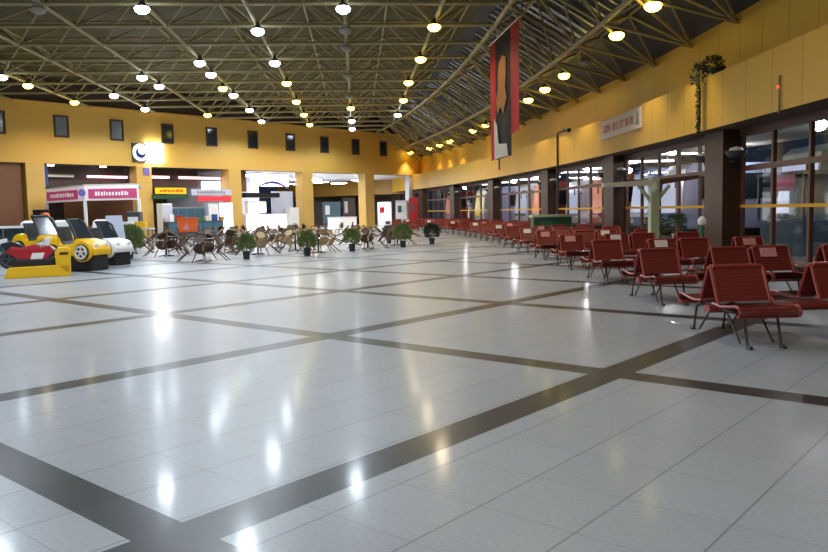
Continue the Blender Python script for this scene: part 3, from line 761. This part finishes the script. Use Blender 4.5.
for s in (-34.6, -31.2):
    light('small downlight over the pink kiosk bay, %s the dark wood partition' % ('close to' if s < -33 else 'farther from'), s - .15, s + .15, .25, .5, 4.76, 'panel_light')
for s0, s1, m, w in ((-34.6, -32.9, 'offwhite', 'short pale'), (-32.0, -29.2, 'tube_pink', 'long pinkish')):
    light('%s light strip across the shop front over the pink kiosk' % w, s0, s1, .95, 1.05, 4.1, m, h=.14)
for s0, s1, w in ((-27.6, -26.0, 'short'), (-25.2, -21.7, 'long')):
    light('%s pinkish light strip over the shop bay with the yellow sign' % w, s0, s1, .95, 1.05, 4.15, 'tube_pink', h=.16)
for i, s in enumerate((-19.2, -17.2, -15.2)):
    light('bright ceiling panel over the white shop, %s from the brown column' % ORD[i].replace('nearest', 'first'), s - .5, s + .5, 1.6, 3.2, 4.55, 'panel_light')
for i, (s, d) in enumerate(((-11.6, 3), (-9.6, 3.4), (-8.2, 6), (-4.6, 2.4), (-2.6, 3.6), (-12, 7), (-5, 7.5), (-9, 13), (-4, 12), (-1, 9), (-11, 17))):
    light('square ceiling light in the open passage behind the arcade, %s counted along the wall' % ORD[i], s - .5, s + .5, d, d + 1.2, 4.45, 'passage_light')
for s, w in ((-31.9, 'pink kiosk'), (-24.8, 'yellow sign')):
    light('long white tube light inside the dark shop behind the %s' % w, s - 2, s + 2, 4.5, 4.7, 4.3, 'panel_light')
# --- pink kiosk at the wall
def poly_wall(mb, pts, z0, z1, t=.06):
    for a, b_ in zip(pts, pts[1:]):
        a, b_ = Vector((*a, 0)), Vector((*b_, 0)); n_ = Vector((b_.y - a.y, a.x - b_.x, 0)).normalized() * t
        mb.hexa([a + Vector((0, 0, z0)), b_ + Vector((0, 0, z0)), b_ + n_ + Vector((0, 0, z0)), a + n_ + Vector((0, 0, z0)), a + Vector((0, 0, z1)), b_ + Vector((0, 0, z1)), b_ + n_ + Vector((0, 0, z1)), a + n_ + Vector((0, 0, z1))])
    return mb
k1, k2, k3 = (-21.9, 46.0), (-17.85, 41.9), (-14.95, 42.0)
t = thing('kiosk', 'corner kiosk with pink sign panels and a white corner post', 'kiosk')
poly_wall(MB(), [k1, k2, k3], 2.42, 3.22, -.1).build('sign_band', 'sign_white', t)
def lerp2(a, b_, u): return (a[0] + (b_[0] - a[0]) * u, a[1] + (b_[1] - a[1]) * u)
def sign_panel(a, b_, u0, u1, seed):
    n_ = Vector((b_[1] - a[1], a[0] - b_[0], 0)).normalized() * .02
    p, q = lerp2(a, b_, u0), lerp2(a, b_, u1); p, q = (p[0] + n_.x, p[1] + n_.y), (q[0] + n_.x, q[1] + n_.y)
    o = poly_wall(MB(), [p, q], 2.52, 3.04, .02).build('sign_panel', 'pink', t)
    mb = MB(); rng = random.Random(seed); u = .14
    while u < .84:
        w = rng.uniform(.025, .05); zz = rng.choice((2.9, 2.86))
        pa, pb = lerp2(p, q, u), lerp2(p, q, u + w); m_ = n_ * 1.2
        poly_wall(mb, [(pa[0] + m_.x, pa[1] + m_.y), (pb[0] + m_.x, pb[1] + m_.y)], 2.68, zz, .01)
        u += w + rng.uniform(.012, .03)
    mb.build('lettering', 'sign_white', o, recalc=False)
sign_panel(k1, k2, .04, .86, 1); sign_panel(k2, k3, .08, .98, 2)
MB().lathe([(.05, -.02), (.2, -.02), (.2, .02), (.05, .02)], c=(k2[0] - .1, k2[1] - .04, 2.85), n=14, axis='y').build('emblem', 'purple', t)
rp = [k1, k2, k3, (-16.6, 47.4), (-19.4, 47.8)]
MB().prism(rp, 3.22, 3.3, 'z').build('roof', 'offwhite', t)
poly_wall(MB(), [k1, k2, k3], 0, 1.05, -.5).build('counter', 'brown_wood', t)
poly_wall(MB(), [(-21.0, 46.3), (-18.4, 44.0), (-16.0, 44.0)], 1.0, 2.5, -.08).build('back_panel', 'brown_wood', t)
for q in (k1, k2, k3): MB().box(q[0] - .07, q[0] + .07, q[1], q[1] + .14, 0, 2.45).build('post', 'white', t)
light('small lamp under the roof of the pink kiosk', 0, 0, 0, 0, 0, 'panel_light') if False else None
# --- shop front with yellow sign
def front_sign(name, label, px0, px1, py0, py1, d, m, cat='sign', par=None, lm=None, th=.1, letters=0, seed=1):
    sa, za = sW(px0, py0); sb, zb = sW(px1, py1); _, zt = sW(px1, py0); zb2 = zb
    z0, z1 = min(zb, za), max(za, zt)
    if name == 'bulkhead': z1 = 4.83
    t = thing(name, label, cat)
    wbox(MB(), sa, sb, d, d + th, z0, z1).build('board', m, t)
    if letters:
        mb = MB(); rng = random.Random(seed); s = sa + (sb - sa) * .14; hh = (z1 - z0)
        while s < sb - (sb - sa) * .16:
            w = rng.uniform(.08, .2); wbox(mb, s, s + w, d - .02, d, z0 + hh * .28, z0 + hh * rng.choice((.66, .74))); s += w + rng.uniform(.04, .1)
        mb.build('lettering', lm, t, recalc=False)
    return t
front_sign('shop_sign', 'yellow shop sign with orange lettering between the yellow pillars', 153, 184, 188, 194, -.3, 'yellow_sign', lm='orange', letters=1, seed=4)
front_sign('shop_sign', 'green strip sign under the yellow shop sign', 150, 186, 195, 199, -.3, 'dark_green')
front_sign('shop_sign', 'grey white shop sign beside the yellow one', 189, 229, 189.5, 195.5, -.3, 'lilac', lm='grey', letters=1, seed=5)
front_sign('shop_sign', 'red lit strip sign above the white cold cabinet', 195, 229, 196.5, 201, -.32, 'red_sign')
front_sign('menu_board', 'pink and white lit board high in the shop bay', 209, 228, 181, 190, .9, 'lit_panel')
front_sign('bulkhead', 'dark brown panel over the shop with the yellow sign', 151, 208, 179, 187, 1.2, 'dark_brown', cat='panel')
front_sign('bulkhead', 'dark brown panel above the pink kiosk', 52, 134, 177, 187, 1.2, 'dark_brown', cat='panel')
front_sign('pillar_sign', 'small blue square sign on the yellow pillar next to the kiosk', 143, 149, 168, 175, -.06, 'purple')
front_sign('pillar_sign', 'blue sign column beside the pillar at the dark wood partition', 42, 50, 166, 186, .2, 'blue')
def cabinet(name, label, px0, px1, z1, d, dp, m, cat, doors=2, door_m=None, z0=0):
    sa, _ = sW(px0, 215); sb, _ = sW(px1, 215); t = thing(name, label, cat)
    wbox(MB(), sa, sb, d, d + dp, z0, z1).build('body', m, t)
    w = (sb - sa) / doors
    for k in range(doors):
        o = wbox(MB(), sa + k * w + .03, sa + (k + 1) * w - .03, d - .03, d, z0 + .12, z1 - .1).build('door', door_m or m, t)
        wbox(MB(), sa + k * w + .06, sa + k * w + .09, d - .06, d - .03, (z0 + z1) / 2 - .15, (z0 + z1) / 2 + .2).build('handle', 'steel', o)
    return t
cabinet('fridge', 'tall white fridge in the shop under the yellow sign', 153, 163, 2.35, -1.2, .7, 'white', 'fridge', 1, 'lilac')
cabinet('cold_cabinet', 'lit white cold cabinet beneath the red strip sign', 215, 228, 2.4, -.6, .7, 'white', 'fridge', 2, 'lit_panel')
cabinet('fridge', 'narrow pale fridge beside the lit cold cabinet', 203, 213, 2.35, -.7, .6, 'lilac', 'fridge', 1, 'white')
cabinet('shelf_unit', 'grey shop shelf unit between the two pale fridges', 166, 201, 2.1, -.4, .5, 'grey', 'shelf', 4, 'teal')
cabinet('service_counter', 'dark low counter before the shop with the yellow sign', 150, 205, 1.1, -2.2, .6, 'dark_grey', 'counter', 5, 'teal')
# goods on the service counter
rng = random.Random(8); sa, _ = sW(152, 215); gi = 0
GC = ['white', 'red', 'lilac', 'rose', 'green', 'offwhite', 'blue', 'tan']
for k in range(8):
    s = sa + .3 + k * .58; w = rng.uniform(.14, .24); hh = rng.uniform(.2, .5)
    m = GC[k % 8]
    o = wbox(MB(), s - w, s + w, -1.95, -1.7, 1.1, 1.1 + hh).build('goods_box', m, None)
    tag(o, '%s box on the dark shop counter, %s counted from the kiosk' % ({'white': 'white', 'red': 'red', 'lilac': 'pale blue', 'rose': 'pink', 'green': 'green', 'offwhite': 'cream', 'blue': 'blue', 'tan': 'tan'}[m], ORD[k].replace('nearest', 'first')), 'box', 'boxes on the shop counter')
# orange drinks tank on its table
p = gY(189, 240, 33.0); p.z = 0
t = thing('drinks_table', 'small dark table carrying the orange box', 'table', p)
box(-.5, .5, -.3, .3, .72, .78).build('tabletop', 'dark_grey', t)
for a in (-.45, .45):
    for b_ in (-.25, .25): box(a - .03, a + .03, b_ - .03, b_ + .03, 0, .72).build('leg', 'black', t)
t = thing('orange_box', 'bright orange box with a paler emblem standing on a small table', 'box', (p.x, p.y, .78))
t.scale = (1.15, 1.15, 1.15)
MB().prism([(-.31, 0), (.29, 0), (.34, .5), (-.36, .5)], -.2, .2, 'y', bev=.02).build('body', 'orange', t)
MB().prism([(-.16, .1), (.14, .1), (0, .36)], -.215, -.202, 'y').build('emblem', 'rose', t)
box(-.38, .36, -.22, .22, .5, .55).build('lid', 'orange', t)
# --- white shop
struct(wbox(MB(), -20.3, -19.35, .9, 1.5, 3.25, 4.86).build('column_panel', 'brown_wood'))
front_sign('awning', 'black awning over the bright white shop counter', 244, 279, 193, 197.5, -.1, 'black', cat='awning', th=.8)
t = front_sign('swoosh_sign', 'white shop board carrying a purple swoosh above the white shop', 262, 300, 174, 186, 1.4, 'lit_panel')
sa, za = sW(268, 183); sb, zb = sW(299, 186)
MB().tube([bw(sa + (sb - sa) * k / 12, 1.3, za - .25 + .45 * math.sin(k / 12 * PI) - .15 * k / 12) for k in range(13)], [.02 + .10 * math.sin(k / 12 * PI) for k in range(13)], 6).build('swoosh', 'purple', t)
cabinet('shop_counter', 'long white counter of the bright white shop', 244, 284, 1.5, -.3, .7, 'white', 'counter', 5, 'lit_panel')
cabinet('display_case', 'white glass-topped case on the bright shop counter', 250, 268, 2.5, .2, .4, 'white', 'case', 3, 'lit_panel', z0=1.55)
cabinet('wall_panel', 'wide pale lilac panel at the end of the white shop', 280, 301, 3.3, .95, .1, 'lilac', 'panel', 2, 'lilac')
t = thing('a_board', 'white folded stand board leaning beside the white shop counter', 'board')
for dd in (0, .45): wbox(MB(), -16.8, -15.9, -1.2 + dd, -1.15 + dd, 0, 1.9).build('face_board', 'white', t)
wbox(MB(), -16.8, -15.9, -1.2, -.7, 1.9, 1.95).build('hinge', 'white', t)
# --- passage: second fascia is the continuing curved wall; posters, machines
def poster(label, px0, px1, py0, py1, Y, m, letters=0):
    a, b_ = gY(px0, py1, Y), gY(px1, py1, Y); c = gY(px0, py0, Y)
    t = thing('poster_board', label, 'poster')
    MB().hexa([a, b_, b_ + Vector((0, .08, 0)), a + Vector((0, .08, 0)), Vector((a.x, a.y, c.z)), Vector((b_.x, b_.y, c.z)), Vector((b_.x, b_.y + .08, c.z)), Vector((a.x, a.y + .08, c.z))]).build('board', m, t)
    w = (b_ - a)
    MB().hexa([a + w * .15 + Vector((0, -.03, (c.z - a.z) * .45)), a + w * .4 + Vector((0, -.03, (c.z - a.z) * .45)), a + w * .4 + Vector((0, 0, (c.z - a.z) * .45)), a + w * .15 + Vector((0, 0, (c.z - a.z) * .45)),
               a + w * .15 + Vector((0, -.03, (c.z - a.z) * .85)), a + w * .4 + Vector((0, -.03, (c.z - a.z) * .85)), a + w * .4 + Vector((0, 0, (c.z - a.z) * .85)), a + w * .15 + Vector((0, 0, (c.z - a.z) * .85))]).build('picture', 'white', t)
    return t
struct(box(-14, -.8, 92, 92.2, 0, 3.6).build('wall_passage', 'maroon_wood'))
ps = MB(); ps.grid([[(-16, 91, 3.3), (-16, 91, 4.86)], [(-.6, 80, 3.3), (-.6, 80, 4.86)]]); struct(ps.build('trim_5', 'fascia'))
poster('large dark blue poster in the passage behind the arcade', 323, 341, 202, 225, 86, 'teal')
poster('dark red door panel beside the blue poster', 343, 356, 197, 226, 87, 'maroon_wood')
t = thing('counter_block', 'low white block on the floor behind the blue poster passage', 'block')
a = gz(328, 229); box(a.x, a.x + 2.6, a.y, a.y + .7, 0, 1.0).build('body', 'white', t); box(a.x - .05, a.x + 2.65, a.y - .05, a.y + .75, 1.0, 1.08).build('top_slab', 'lilac', t)
def machine(label, px0, px1, pyb, pyt, m, front, name='vending_machine'):
    a, b_ = gz(px0, pyb), gz(px1, pyb); b_ = Vector((a.x + (px1 - px0) / F * a.y, a.y, 0)); h = 1.5 + (212.5 - pyt) * a.y / F
    t = thing(name, label, 'machine', a); w = b_.x - a.x
    box(0, w, 0, .8, 0, h, bev=.04).build('cabinet', m, t)
    o = box(.12, w - .12, -.05, 0, h * .3, h * .92).build('front_panel', front, t)
    box(.2, w * .5, -.09, -.05, h * .55, h * .8).build('picture', 'red' if m == 'white' else 'teal', t)
    box(w * .55, w - .2, -.07, -.05, h * .1, h * .22).build('tray', 'dark_grey', t)
    return t
machine('white machine with a red picture between the last yellow pillars', 378, 392, 227, 203, 'white', 'lit_panel')
machine('white machine with a dark blue picture next to the red cabinet', 396, 408, 227, 202, 'lilac', 'white')
machine('plain red cabinet at the far end of the back wall', 409.5, 418.5, 229, 199, 'red', 'red', 'red_cabinet')

# ------------------------------------------------------------------ kiddie rides
def wheel(t, x, y, z, r, w=.10, rim='offwhite', nm='wheel'):
    o = MB().lathe([(r * .3, -w / 2), (r * .92, -w / 2), (r, -w * .3), (r, w * .3), (r * .92, w / 2), (r * .3, w / 2)], c=(x, y, z), n=18, axis='y').build(nm, 'rubber', t, smooth=True)
    s_ = -1 if y <= 0 else 1
    sp = MB(); sp.lathe([(r * .05, -.012), (r * .16, -.012), (r * .16, .012), (r * .05, .012)], c=(x, y + s_ * (w / 2 + .005), z), n=10, axis='y')
    sp.tube([(x + r * .72 * math.cos(2 * PI * k / 20), y + s_ * (w / 2 + .005), z + r * .72 * math.sin(2 * PI * k / 20)) for k in range(20)], r * .15, 5, closed=True)
    for k in range(5):
        a = 2 * PI * k / 5 + .3; sp.tube([(x, y + s_ * (w / 2 + .005), z), (x + r * .7 * math.cos(a), y + s_ * (w / 2 + .005), z + r * .7 * math.sin(a))], r * .13, 5)
    sp.build('hub', rim, o, recalc=False)
    return o
def car_ride(label, p, rz, body, sc=1.0, screen=True, name='kiddie_car'):
    t = thing(name, label, 'ride', p, rz)
    t.scale = (sc, sc, sc)
    box(-.62, .62, -.3, .3, 0, .36, bev=.03).build('plinth', 'black', t)
    prof = [(-.68, .26), (-.72, .42), (-.66, .6), (-.5, .68), (-.3, .66), (-.25, .5), (.12, .5), (.2, .64), (.42, .60), (.62, .5), (.72, .36), (.70, .24), (.56, .22), (-.5, .22)]
    MB().prism(prof, -.33, .33, 'y', bev=.05).build('body', body, t, smooth=True)
    for s_ in (-1, 1):
        arch = MB().lathe([(.2, -.04), (.245, -.04), (.245, .04), (.2, .04)], c=(.40, s_ * .34, .33), n=20, axis='y'); arch.build('wheel_arch', body, t, smooth=True)
        wheel(t, .40, s_ * .36, .31, .2, .1); wheel(t, -.42, s_ * .36, .31, .2, .1)
        MB().lathe([(.01, .03), (.06, .02), (.07, -.02), (.01, -.03)], c=(.66, s_ * .2, .46), n=12, axis='x').build('headlamp', 'white', t, smooth=True)
    if screen:
        MB().tube([(.22, -.28, .60), (.02, -.26, 1.0), (-.1, -.2, 1.08), (-.1, .2, 1.08), (.02, .26, 1.0), (.22, .28, .60)], .035, 6).build('windscreen_frame', 'black', t)
        MB().hexa([(.2, -.25, .62), (.22, -.25, .62), (.22, .25, .62), (.2, .25, .62), (-.06, -.2, 1.05), (-.04, -.2, 1.05), (-.04, .2, 1.05), (-.06, .2, 1.05)]).build('windscreen', 'dim_glass', t)
    MB().prism([(-.3, .45), (-.1, .45), (-.14, .52), (-.26, .56), (-.34, .92), (-.42, .92)], -.22, .22, 'y', bev=.02).build('seat', 'dark_grey', t)
    MB().tube([(.04 + .04 * math.sin(a), .13 * math.cos(a), .66 + .12 * math.sin(a)) for a in [2 * PI * k / 14 for k in range(14)]], .018, 5, closed=True).build('steering_wheel', 'black', t)
    for o in t.children:
        if not o.name.startswith('plinth'): o.location.z += .13
    return t
# motorcycle ride on a yellow tray
p = (gz(4, 279) + gz(66, 276)) / 2; rz = math.atan2(.57, 1.31)
t = thing('motorcycle_ride', 'red and white toy motorcycle ride on a yellow tray with an upright panel', 'ride', p + Vector((-.05, .35, 0)), rz)
MB().prism([(-.82, .0), (.72, .0), (.72, .3), (-.70, .27)], -.36, .36, 'y', bev=.02).build('tray', 'ride_yellow', t)
MB().prism([(.40, .28), (.74, .0), (.76, .64), (.70, .76), (.46, .74), (.38, .62)], -.36, .2, 'y', bev=.03).build('tower', 'ride_yellow', t, smooth=True)
box(.50, .70, -.372, -.36, .56, .62).build('coin_slot', 'black', t)
box(-.5, .3, -.16, .3, .25, .42, bev=.03).build('mount', 'black', t)
for x in (-.55, .24): wheel(t, x, -.02, .45, .2, .1, 'dark_grey')
MB().prism([(-.45, .5), (-.62, .62), (-.5, .74), (-.3, .70), (-.05, .78), (.05, .70), (.22, .74), (.30, .62), (.14, .4), (-.25, .36)], -.12, .12, 'y', bev=.03).build('fairing', 'ride_red', t, smooth=True)
MB().prism([(.0, .76), (.2, .92), (.26, .88), (.2, .72)], -.1, .1, 'y', bev=.01).build('nose', 'white', t)
MB().prism([(-.16, .44), (.06, .42), (.12, .58), (-.12, .58)], -.135, .135, 'y', bev=.01).build('side_stripe', 'white', t)
MB().prism([(-.62, .64), (-.7, .80), (-.5, .84), (-.28, .74), (-.3, .68)], -.1, .1, 'y', bev=.02).build('saddle', 'black', t)
MB().prism([(-.74, .76), (-.72, .88), (-.58, .90), (-.58, .82)], -.07, .07, 'y', bev=.01).build('tail', 'white', t)
MB().tube([(.1, -.26, .86), (.12, 0, .80), (.1, .26, .86)], .02, 6).build('handlebar', 'steel', t)
MB().tube([(.24, 0, .42), (.12, 0, .82)], .035, 6).build('fork', 'dark_grey', t)
for o in t.children:
    if o.name.split('.')[0] in ('wheel', 'fairing', 'nose', 'side_stripe', 'saddle', 'tail', 'handlebar', 'fork', 'mount'):
        o.scale = (1.22, 1.0, 1.22); o.location.x += .0; o.location.z -= (.09 if not o.name.startswith('mount') else .05)
# cars
pc = gz(85, 271); car_ride('yellow toy car ride with a silver spoked wheel and black windscreen frame', pc + Vector((-.36, .42, 0)), R(-14), 'ride_yellow', 1.2)
pc = gz(112, 266); car_ride('white toy car ride standing behind the yellow one', pc + Vector((-.42, .6, 0)), R(-22), 'ride_white', 1.12)
car_ride('yellow toy car ride with a tall dark windscreen behind the motorcycle', Vector((-11.55, 23.95, 0)), R(-25), 'ride_yellow', 1.3)
t = thing('ride_wheel_block', 'black ride plinth at the edge of the picture beside the motorcycle', 'ride', gz(-6, 282)) if False else None
t = thing('info_board', 'tall white board standing tilted behind the white toy car', 'board', gY(113, 240, 25.2) * Vector((1, 1, 0)) if False else Vector((-9.75, 25.2, 0)), R(8))
MB().hexa([(-.26, 0, .3), (.32, 0, .3), (.32, .05, .3), (-.26, .05, .3), (-.34, .12, 1.55), (.16, .12, 1.55), (.16, .17, 1.55), (-.34, .17, 1.55)]).build('panel', 'lilac', t)
for a in (-.2, .24): MB().tube([(a, .03, 0), (a, .04, .35)], .03, 6).build('leg', 'steel', t)
# glass showcase behind the rides
t = thing('glass_showcase', 'long glass showcase with a white top rail behind the rides', 'showcase', (-15.7, 26.6, 0), R(8))
box(-2.2, 2.6, 0, .6, 0, .35).build('base', 'grey', t)
box(-2.2, 2.6, 0, .6, 1.18, 1.26).build('top_rail', 'white', t)
box(-2.15, 2.55, .02, .03, .35, 1.18).build('front_glass', 'case_glass', t)
for k in range(5): box(-2.2 + k * 1.19, -2.16 + k * 1.19, 0, .04, .35, 1.18).build('post', 'steel', t)
box(-2.15, 2.55, .3, .55, .70, .73).build('shelf', 'lilac', t); box(-2.15, 2.55, .56, .6, .35, 1.18).build('back_panel', 'pale_glass', t)
for k, (x, y, m, lb) in enumerate(((-14.6, 29.6, 'white', 'white ice-cream chest freezer behind the glass showcase'), (-13.2, 29.2, 'offwhite', 'cream chest freezer beside the white one behind the rides'), (-11.4, 28.6, 'white', 'second white chest freezer close to the tall white board'))):
    t = thing('chest_freezer', lb, 'freezer', (x, y, 0), R(6), 'chest freezers behind the rides')
    t.scale = (.9, .9, .95)
    box(-.55, .55, -.3, .3, .05, 1.1, bev=.03).build('body', m, t)
    MB().hexa([(-.52, -.3, 1.1), (.52, -.3, 1.1), (.52, .3, 1.1), (-.52, .3, 1.1), (-.52, -.1, 1.42), (.52, -.1, 1.42), (.52, .32, 1.5), (-.52, .32, 1.5)]).build('lid', 'white', t)
    for a in (-.45, .45): box(a - .04, a + .04, -.04, .04, 0, .05).build('foot', 'black', t)
for k, (x, y, h, m, nm, lb, ct) in enumerate(((-20.9, 43.2, 2.0, 'black', 'display_stand', 'tall black display stand in front of the pink kiosk', 'stand'), (-14.3, 39.5, 1.75, 'dark_grey', 'coffee_machine', 'dark machine with a white front panel right of the kiosk post', 'machine'))):
    lb = lb.replace('right of', 'beside')
    t = thing(nm, lb, ct, (x, y, 0)); box(-.35, .35, -.25, .25, 0, h, bev=.05).build('body', m, t); box(-.26, .26, -.27, -.25, h * .55, h * .85).build('front_panel', 'white' if k else 'dark_grey', t)
t = thing('gumball_machine', 'orange-topped ball machine beside the kiosk counter', 'machine', (-17.7, 37.0, 0)); t.scale = (.75, .75, .9)
MB().lathe([(.2, 0), (.2, .05), (.1, .1), (.1, 1.0), (.22, 1.05), (.22, 1.35), (.1, 1.4)], n=14).build('stand', 'red', t, smooth=True); MB().lathe([(.1, 1.38), (.27, 1.5), (.32, 1.7), (.25, 1.92), (.05, 1.98)], n=14).build('globe', 'orange', t, smooth=True)
for k, (x, m, lb) in enumerate(((-13.6, 'red', 'red crate on the low table beyond the rides'), (-13.0, 'white', 'white crate on the low table beyond the rides'), (-12.4, 'ride_yellow', 'yellow crate on the low table beyond the rides'))):
    o = box(-.24, .24, -.18, .18, 0, .3, bev=.02).build('crate', m, None, loc=(x + .35, 34.0, .98)); tag(o, lb, 'crate', 'crates on the low table')
t = thing('low_table', 'long pale table carrying coloured crates beyond the rides', 'table', (-12.65, 34, 0))
box(-1.1, 1.1, -.35, .35, .92, .98).build('tabletop', 'lilac', t)
for a in (-1.0, 1.0):
    for b_ in (-.28, .28): box(a - .03, a + .03, b_ - .03, b_ + .03, 0, .92).build('leg', 'steel', t)

# ------------------------------------------------------------------ café tables with chairs tipped against them
def make_chair(wood, pad):
    t = thing('cafe_chair', 'x', 'chair', group='café chairs tipped against the tables')
    MB().lathe([(.02, .43), (.2, .43), (.215, .445), (.2, .465), (.02, .47)], n=16).build('seat', pad, t, smooth=True)
    for x, y in ((-.16, .17), (.16, .17), (-.15, -.17), (.15, -.17)):
        MB().tube([(x * .8, y * .8, .44), (x * 1.25, y * 1.25, 0)], [.02, .016], 6).build('leg', wood, t)
    MB().tube([(-.17, -.14, .45), (-.2, -.2, .65), (-.15, -.235, .84), (0, -.25, .90), (.15, -.235, .84), (.2, -.2, .65), (.17, -.14, .45)], .02, 6).build('back_frame', wood, t)
    mb = MB(); mb.bm.faces.new([mb.bm.verts.new((.16 * math.cos(a), -.215 - .03 * math.sin(a), .68 + .17 * math.sin(a))) for a in [2 * PI * k / 16 for k in range(16)]])
    bmesh.ops.solidify(mb.bm, geom=list(mb.bm.faces), thickness=.015); mb.build('back_panel', pad, t)
    return t
CH = [make_chair('chair_wood', 'chair_wood'), make_chair('chair_wood', 'wicker'), make_chair('pale_wood', 'chair_wood')]
used = [False] * 3
PADW = ['brown', 'round-seated wicker', 'pale-framed brown']
def tbl(label, p, rz):
    t = thing('cafe_table', label, 'table', p, rz, 'café tables')
    box(-.34, .34, -.34, .34, .71, .745, bev=.008).build('tabletop', 'dark_grey', t)
    MB().tube([(0, 0, .03), (0, 0, .71)], .03, 8).build('column', 'black', t)
    for k in range(4):
        a = PI / 4 + k * PI / 2; MB().tube([(0, 0, .05), (.3 * math.cos(a), .3 * math.sin(a), .02)], .02, 6).build('foot', 'black', t)
SID = ['hall', 'bench', 'shop', 'ride']
CL = [((-9.2, 28.5), 0, 'first'), ((-6.84, 24.9), 0, 'second'), ((-7.2, 30.4), 0, 'third'), ((-5.75, 28.3), 1, 'fourth'), ((-4.7, 30.5), 1, 'fifth'), ((-3.55, 28.6), 1, 'sixth'), ((-1.85, 31.0), 0, 'seventh'), ((-.7, 33.7), 0, 'eighth'),
      ((-7.8, 32.7), 2, 'ninth'), ((-11.4, 31.0), 0, 'tenth'), ((-5.9, 33.4), 2, 'eleventh'), ((-9.7, 36.2), 0, 'twelfth'), ((-7.2, 36.2), 0, 'thirteenth'), ((-11.9, 38.2), 0, 'fourteenth'), ((-4.7, 36.6), 0, 'fifteenth'), ((-2.6, 35.0), 1, 'sixteenth'), ((-9.2, 39.0), 0, 'seventeenth'), ((-6.3, 39.4), 0, 'eighteenth')]
rng = random.Random(12)
for ci, ((x, y), kd, nm) in enumerate(CL):
    rz = rng.uniform(-.35, .35)
    where = '%s café table counted from the rides' % nm if ci < 8 else '%s café table counted on into the inner rows' % nm
    tbl('small dark square table, ' + where, (x, y, 0), rz)
    for k in range(4):
        a = rz - PI / 2 + k * PI / 2 + rng.uniform(-.12, .12)
        q = kd if rng.random() < .7 else rng.randrange(3)
        R_ = .82                             # pivot (front feet) distance from table centre
        tilt = R(57)
        # chair local +y looks to the table; it is tipped about its front feet
        dirv = Vector((-math.cos(a), -math.sin(a), 0)); yaw = math.atan2(dirv.y, dirv.x) - PI / 2
        piv = Vector((x, y, 0)) - dirv * R_
        rotm = Matrix.Rotation(yaw, 3, 'Z') @ Matrix.Rotation(-tilt, 3, 'X')
        loc = piv - rotm @ Vector((0, .2125, 0)); loc.z += .017
        lb = '%s chair tipped against the %s side of the %s café table%s' % (PADW[q], SID[k], nm, '' if ci < 8 else ', inner rows')
        rot = rotm.to_euler()
        if not used[q]: c = CH[q]; c.location = loc; c.rotation_euler = rot; c['label'] = lb; used[q] = True
        else: dup(CH[q], loc, label=lb, rot=rot)
for k in range(16):
    x = -13.2 + .62 * k + rng.uniform(-.1, .1); y = 41.2 + .42 * k + rng.uniform(-.3, .3)
    dup(CH[0], (x, y, 0), rng.uniform(0, 6.28), 'upright brown café chair by the shop counters, %s counted from the kiosk' % ORD[k].replace('nearest', 'first'))['group'] = 'upright café chairs by the shop counters'
# potted shrubs along the café
for k, (px, py, rad, nm) in enumerate(((129, 258.5, .5, 'large green shrub in a dark pot between the rides and the café'), (246, 259.5, .28, 'round green shrub in a dark pot before the third café table'), (307, 256, .31, 'round green shrub in a dark pot beside the wicker chairs'),
                                       (352, 251.5, .30, 'green shrub in a dark pot before the seventh café table'), (403, 247.5, .36, 'wide light green shrub in a dark pot near the last café table'), (389, 243.5, .28, 'small dark potted shrub behind the wide light green one'), (432, 244.5, .33, 'dark green potted shrub standing alone close to the benches'))):
    make_plant(nm, gz(px, py) + Vector((0, .1, 0)), .28, rad, 'leaf' if k not in (5, 6) else 'leaf_dark', 'pot', int(900 * (rad / .28) ** 1.5), 40 + k)
o = MB().lathe([(.13 * math.sin(PI * j / 8), .13 - .13 * math.cos(PI * j / 8)) for j in range(9)], n=14).build('ball', 'white', None, smooth=True, loc=gz(207, 262)); tag(o, 'white ball on the floor beside the second tipped café table', 'ball')

# ------------------------------------------------------------------ world and view
w = bpy.data.worlds.new('night'); S.world = w; w.use_nodes = True
w.node_tree.nodes['Background'].inputs[0].default_value = (.02, .03, .05, 1); w.node_tree.nodes['Background'].inputs[1].default_value = .6
vs = S.view_settings; vs.view_transform = 'Standard'; vs.look = 'None'; vs.exposure = .1; vs.gamma = 1; vs.use_curve_mapping = False
cy = S.cycles
cy.max_bounces = 7; cy.diffuse_bounces = 4; cy.glossy_bounces = 3; cy.transparent_max_bounces = 10; cy.sample_clamp_indirect = 6
cy.caustics_reflective = False; cy.caustics_refractive = False; cy.use_denoising = True
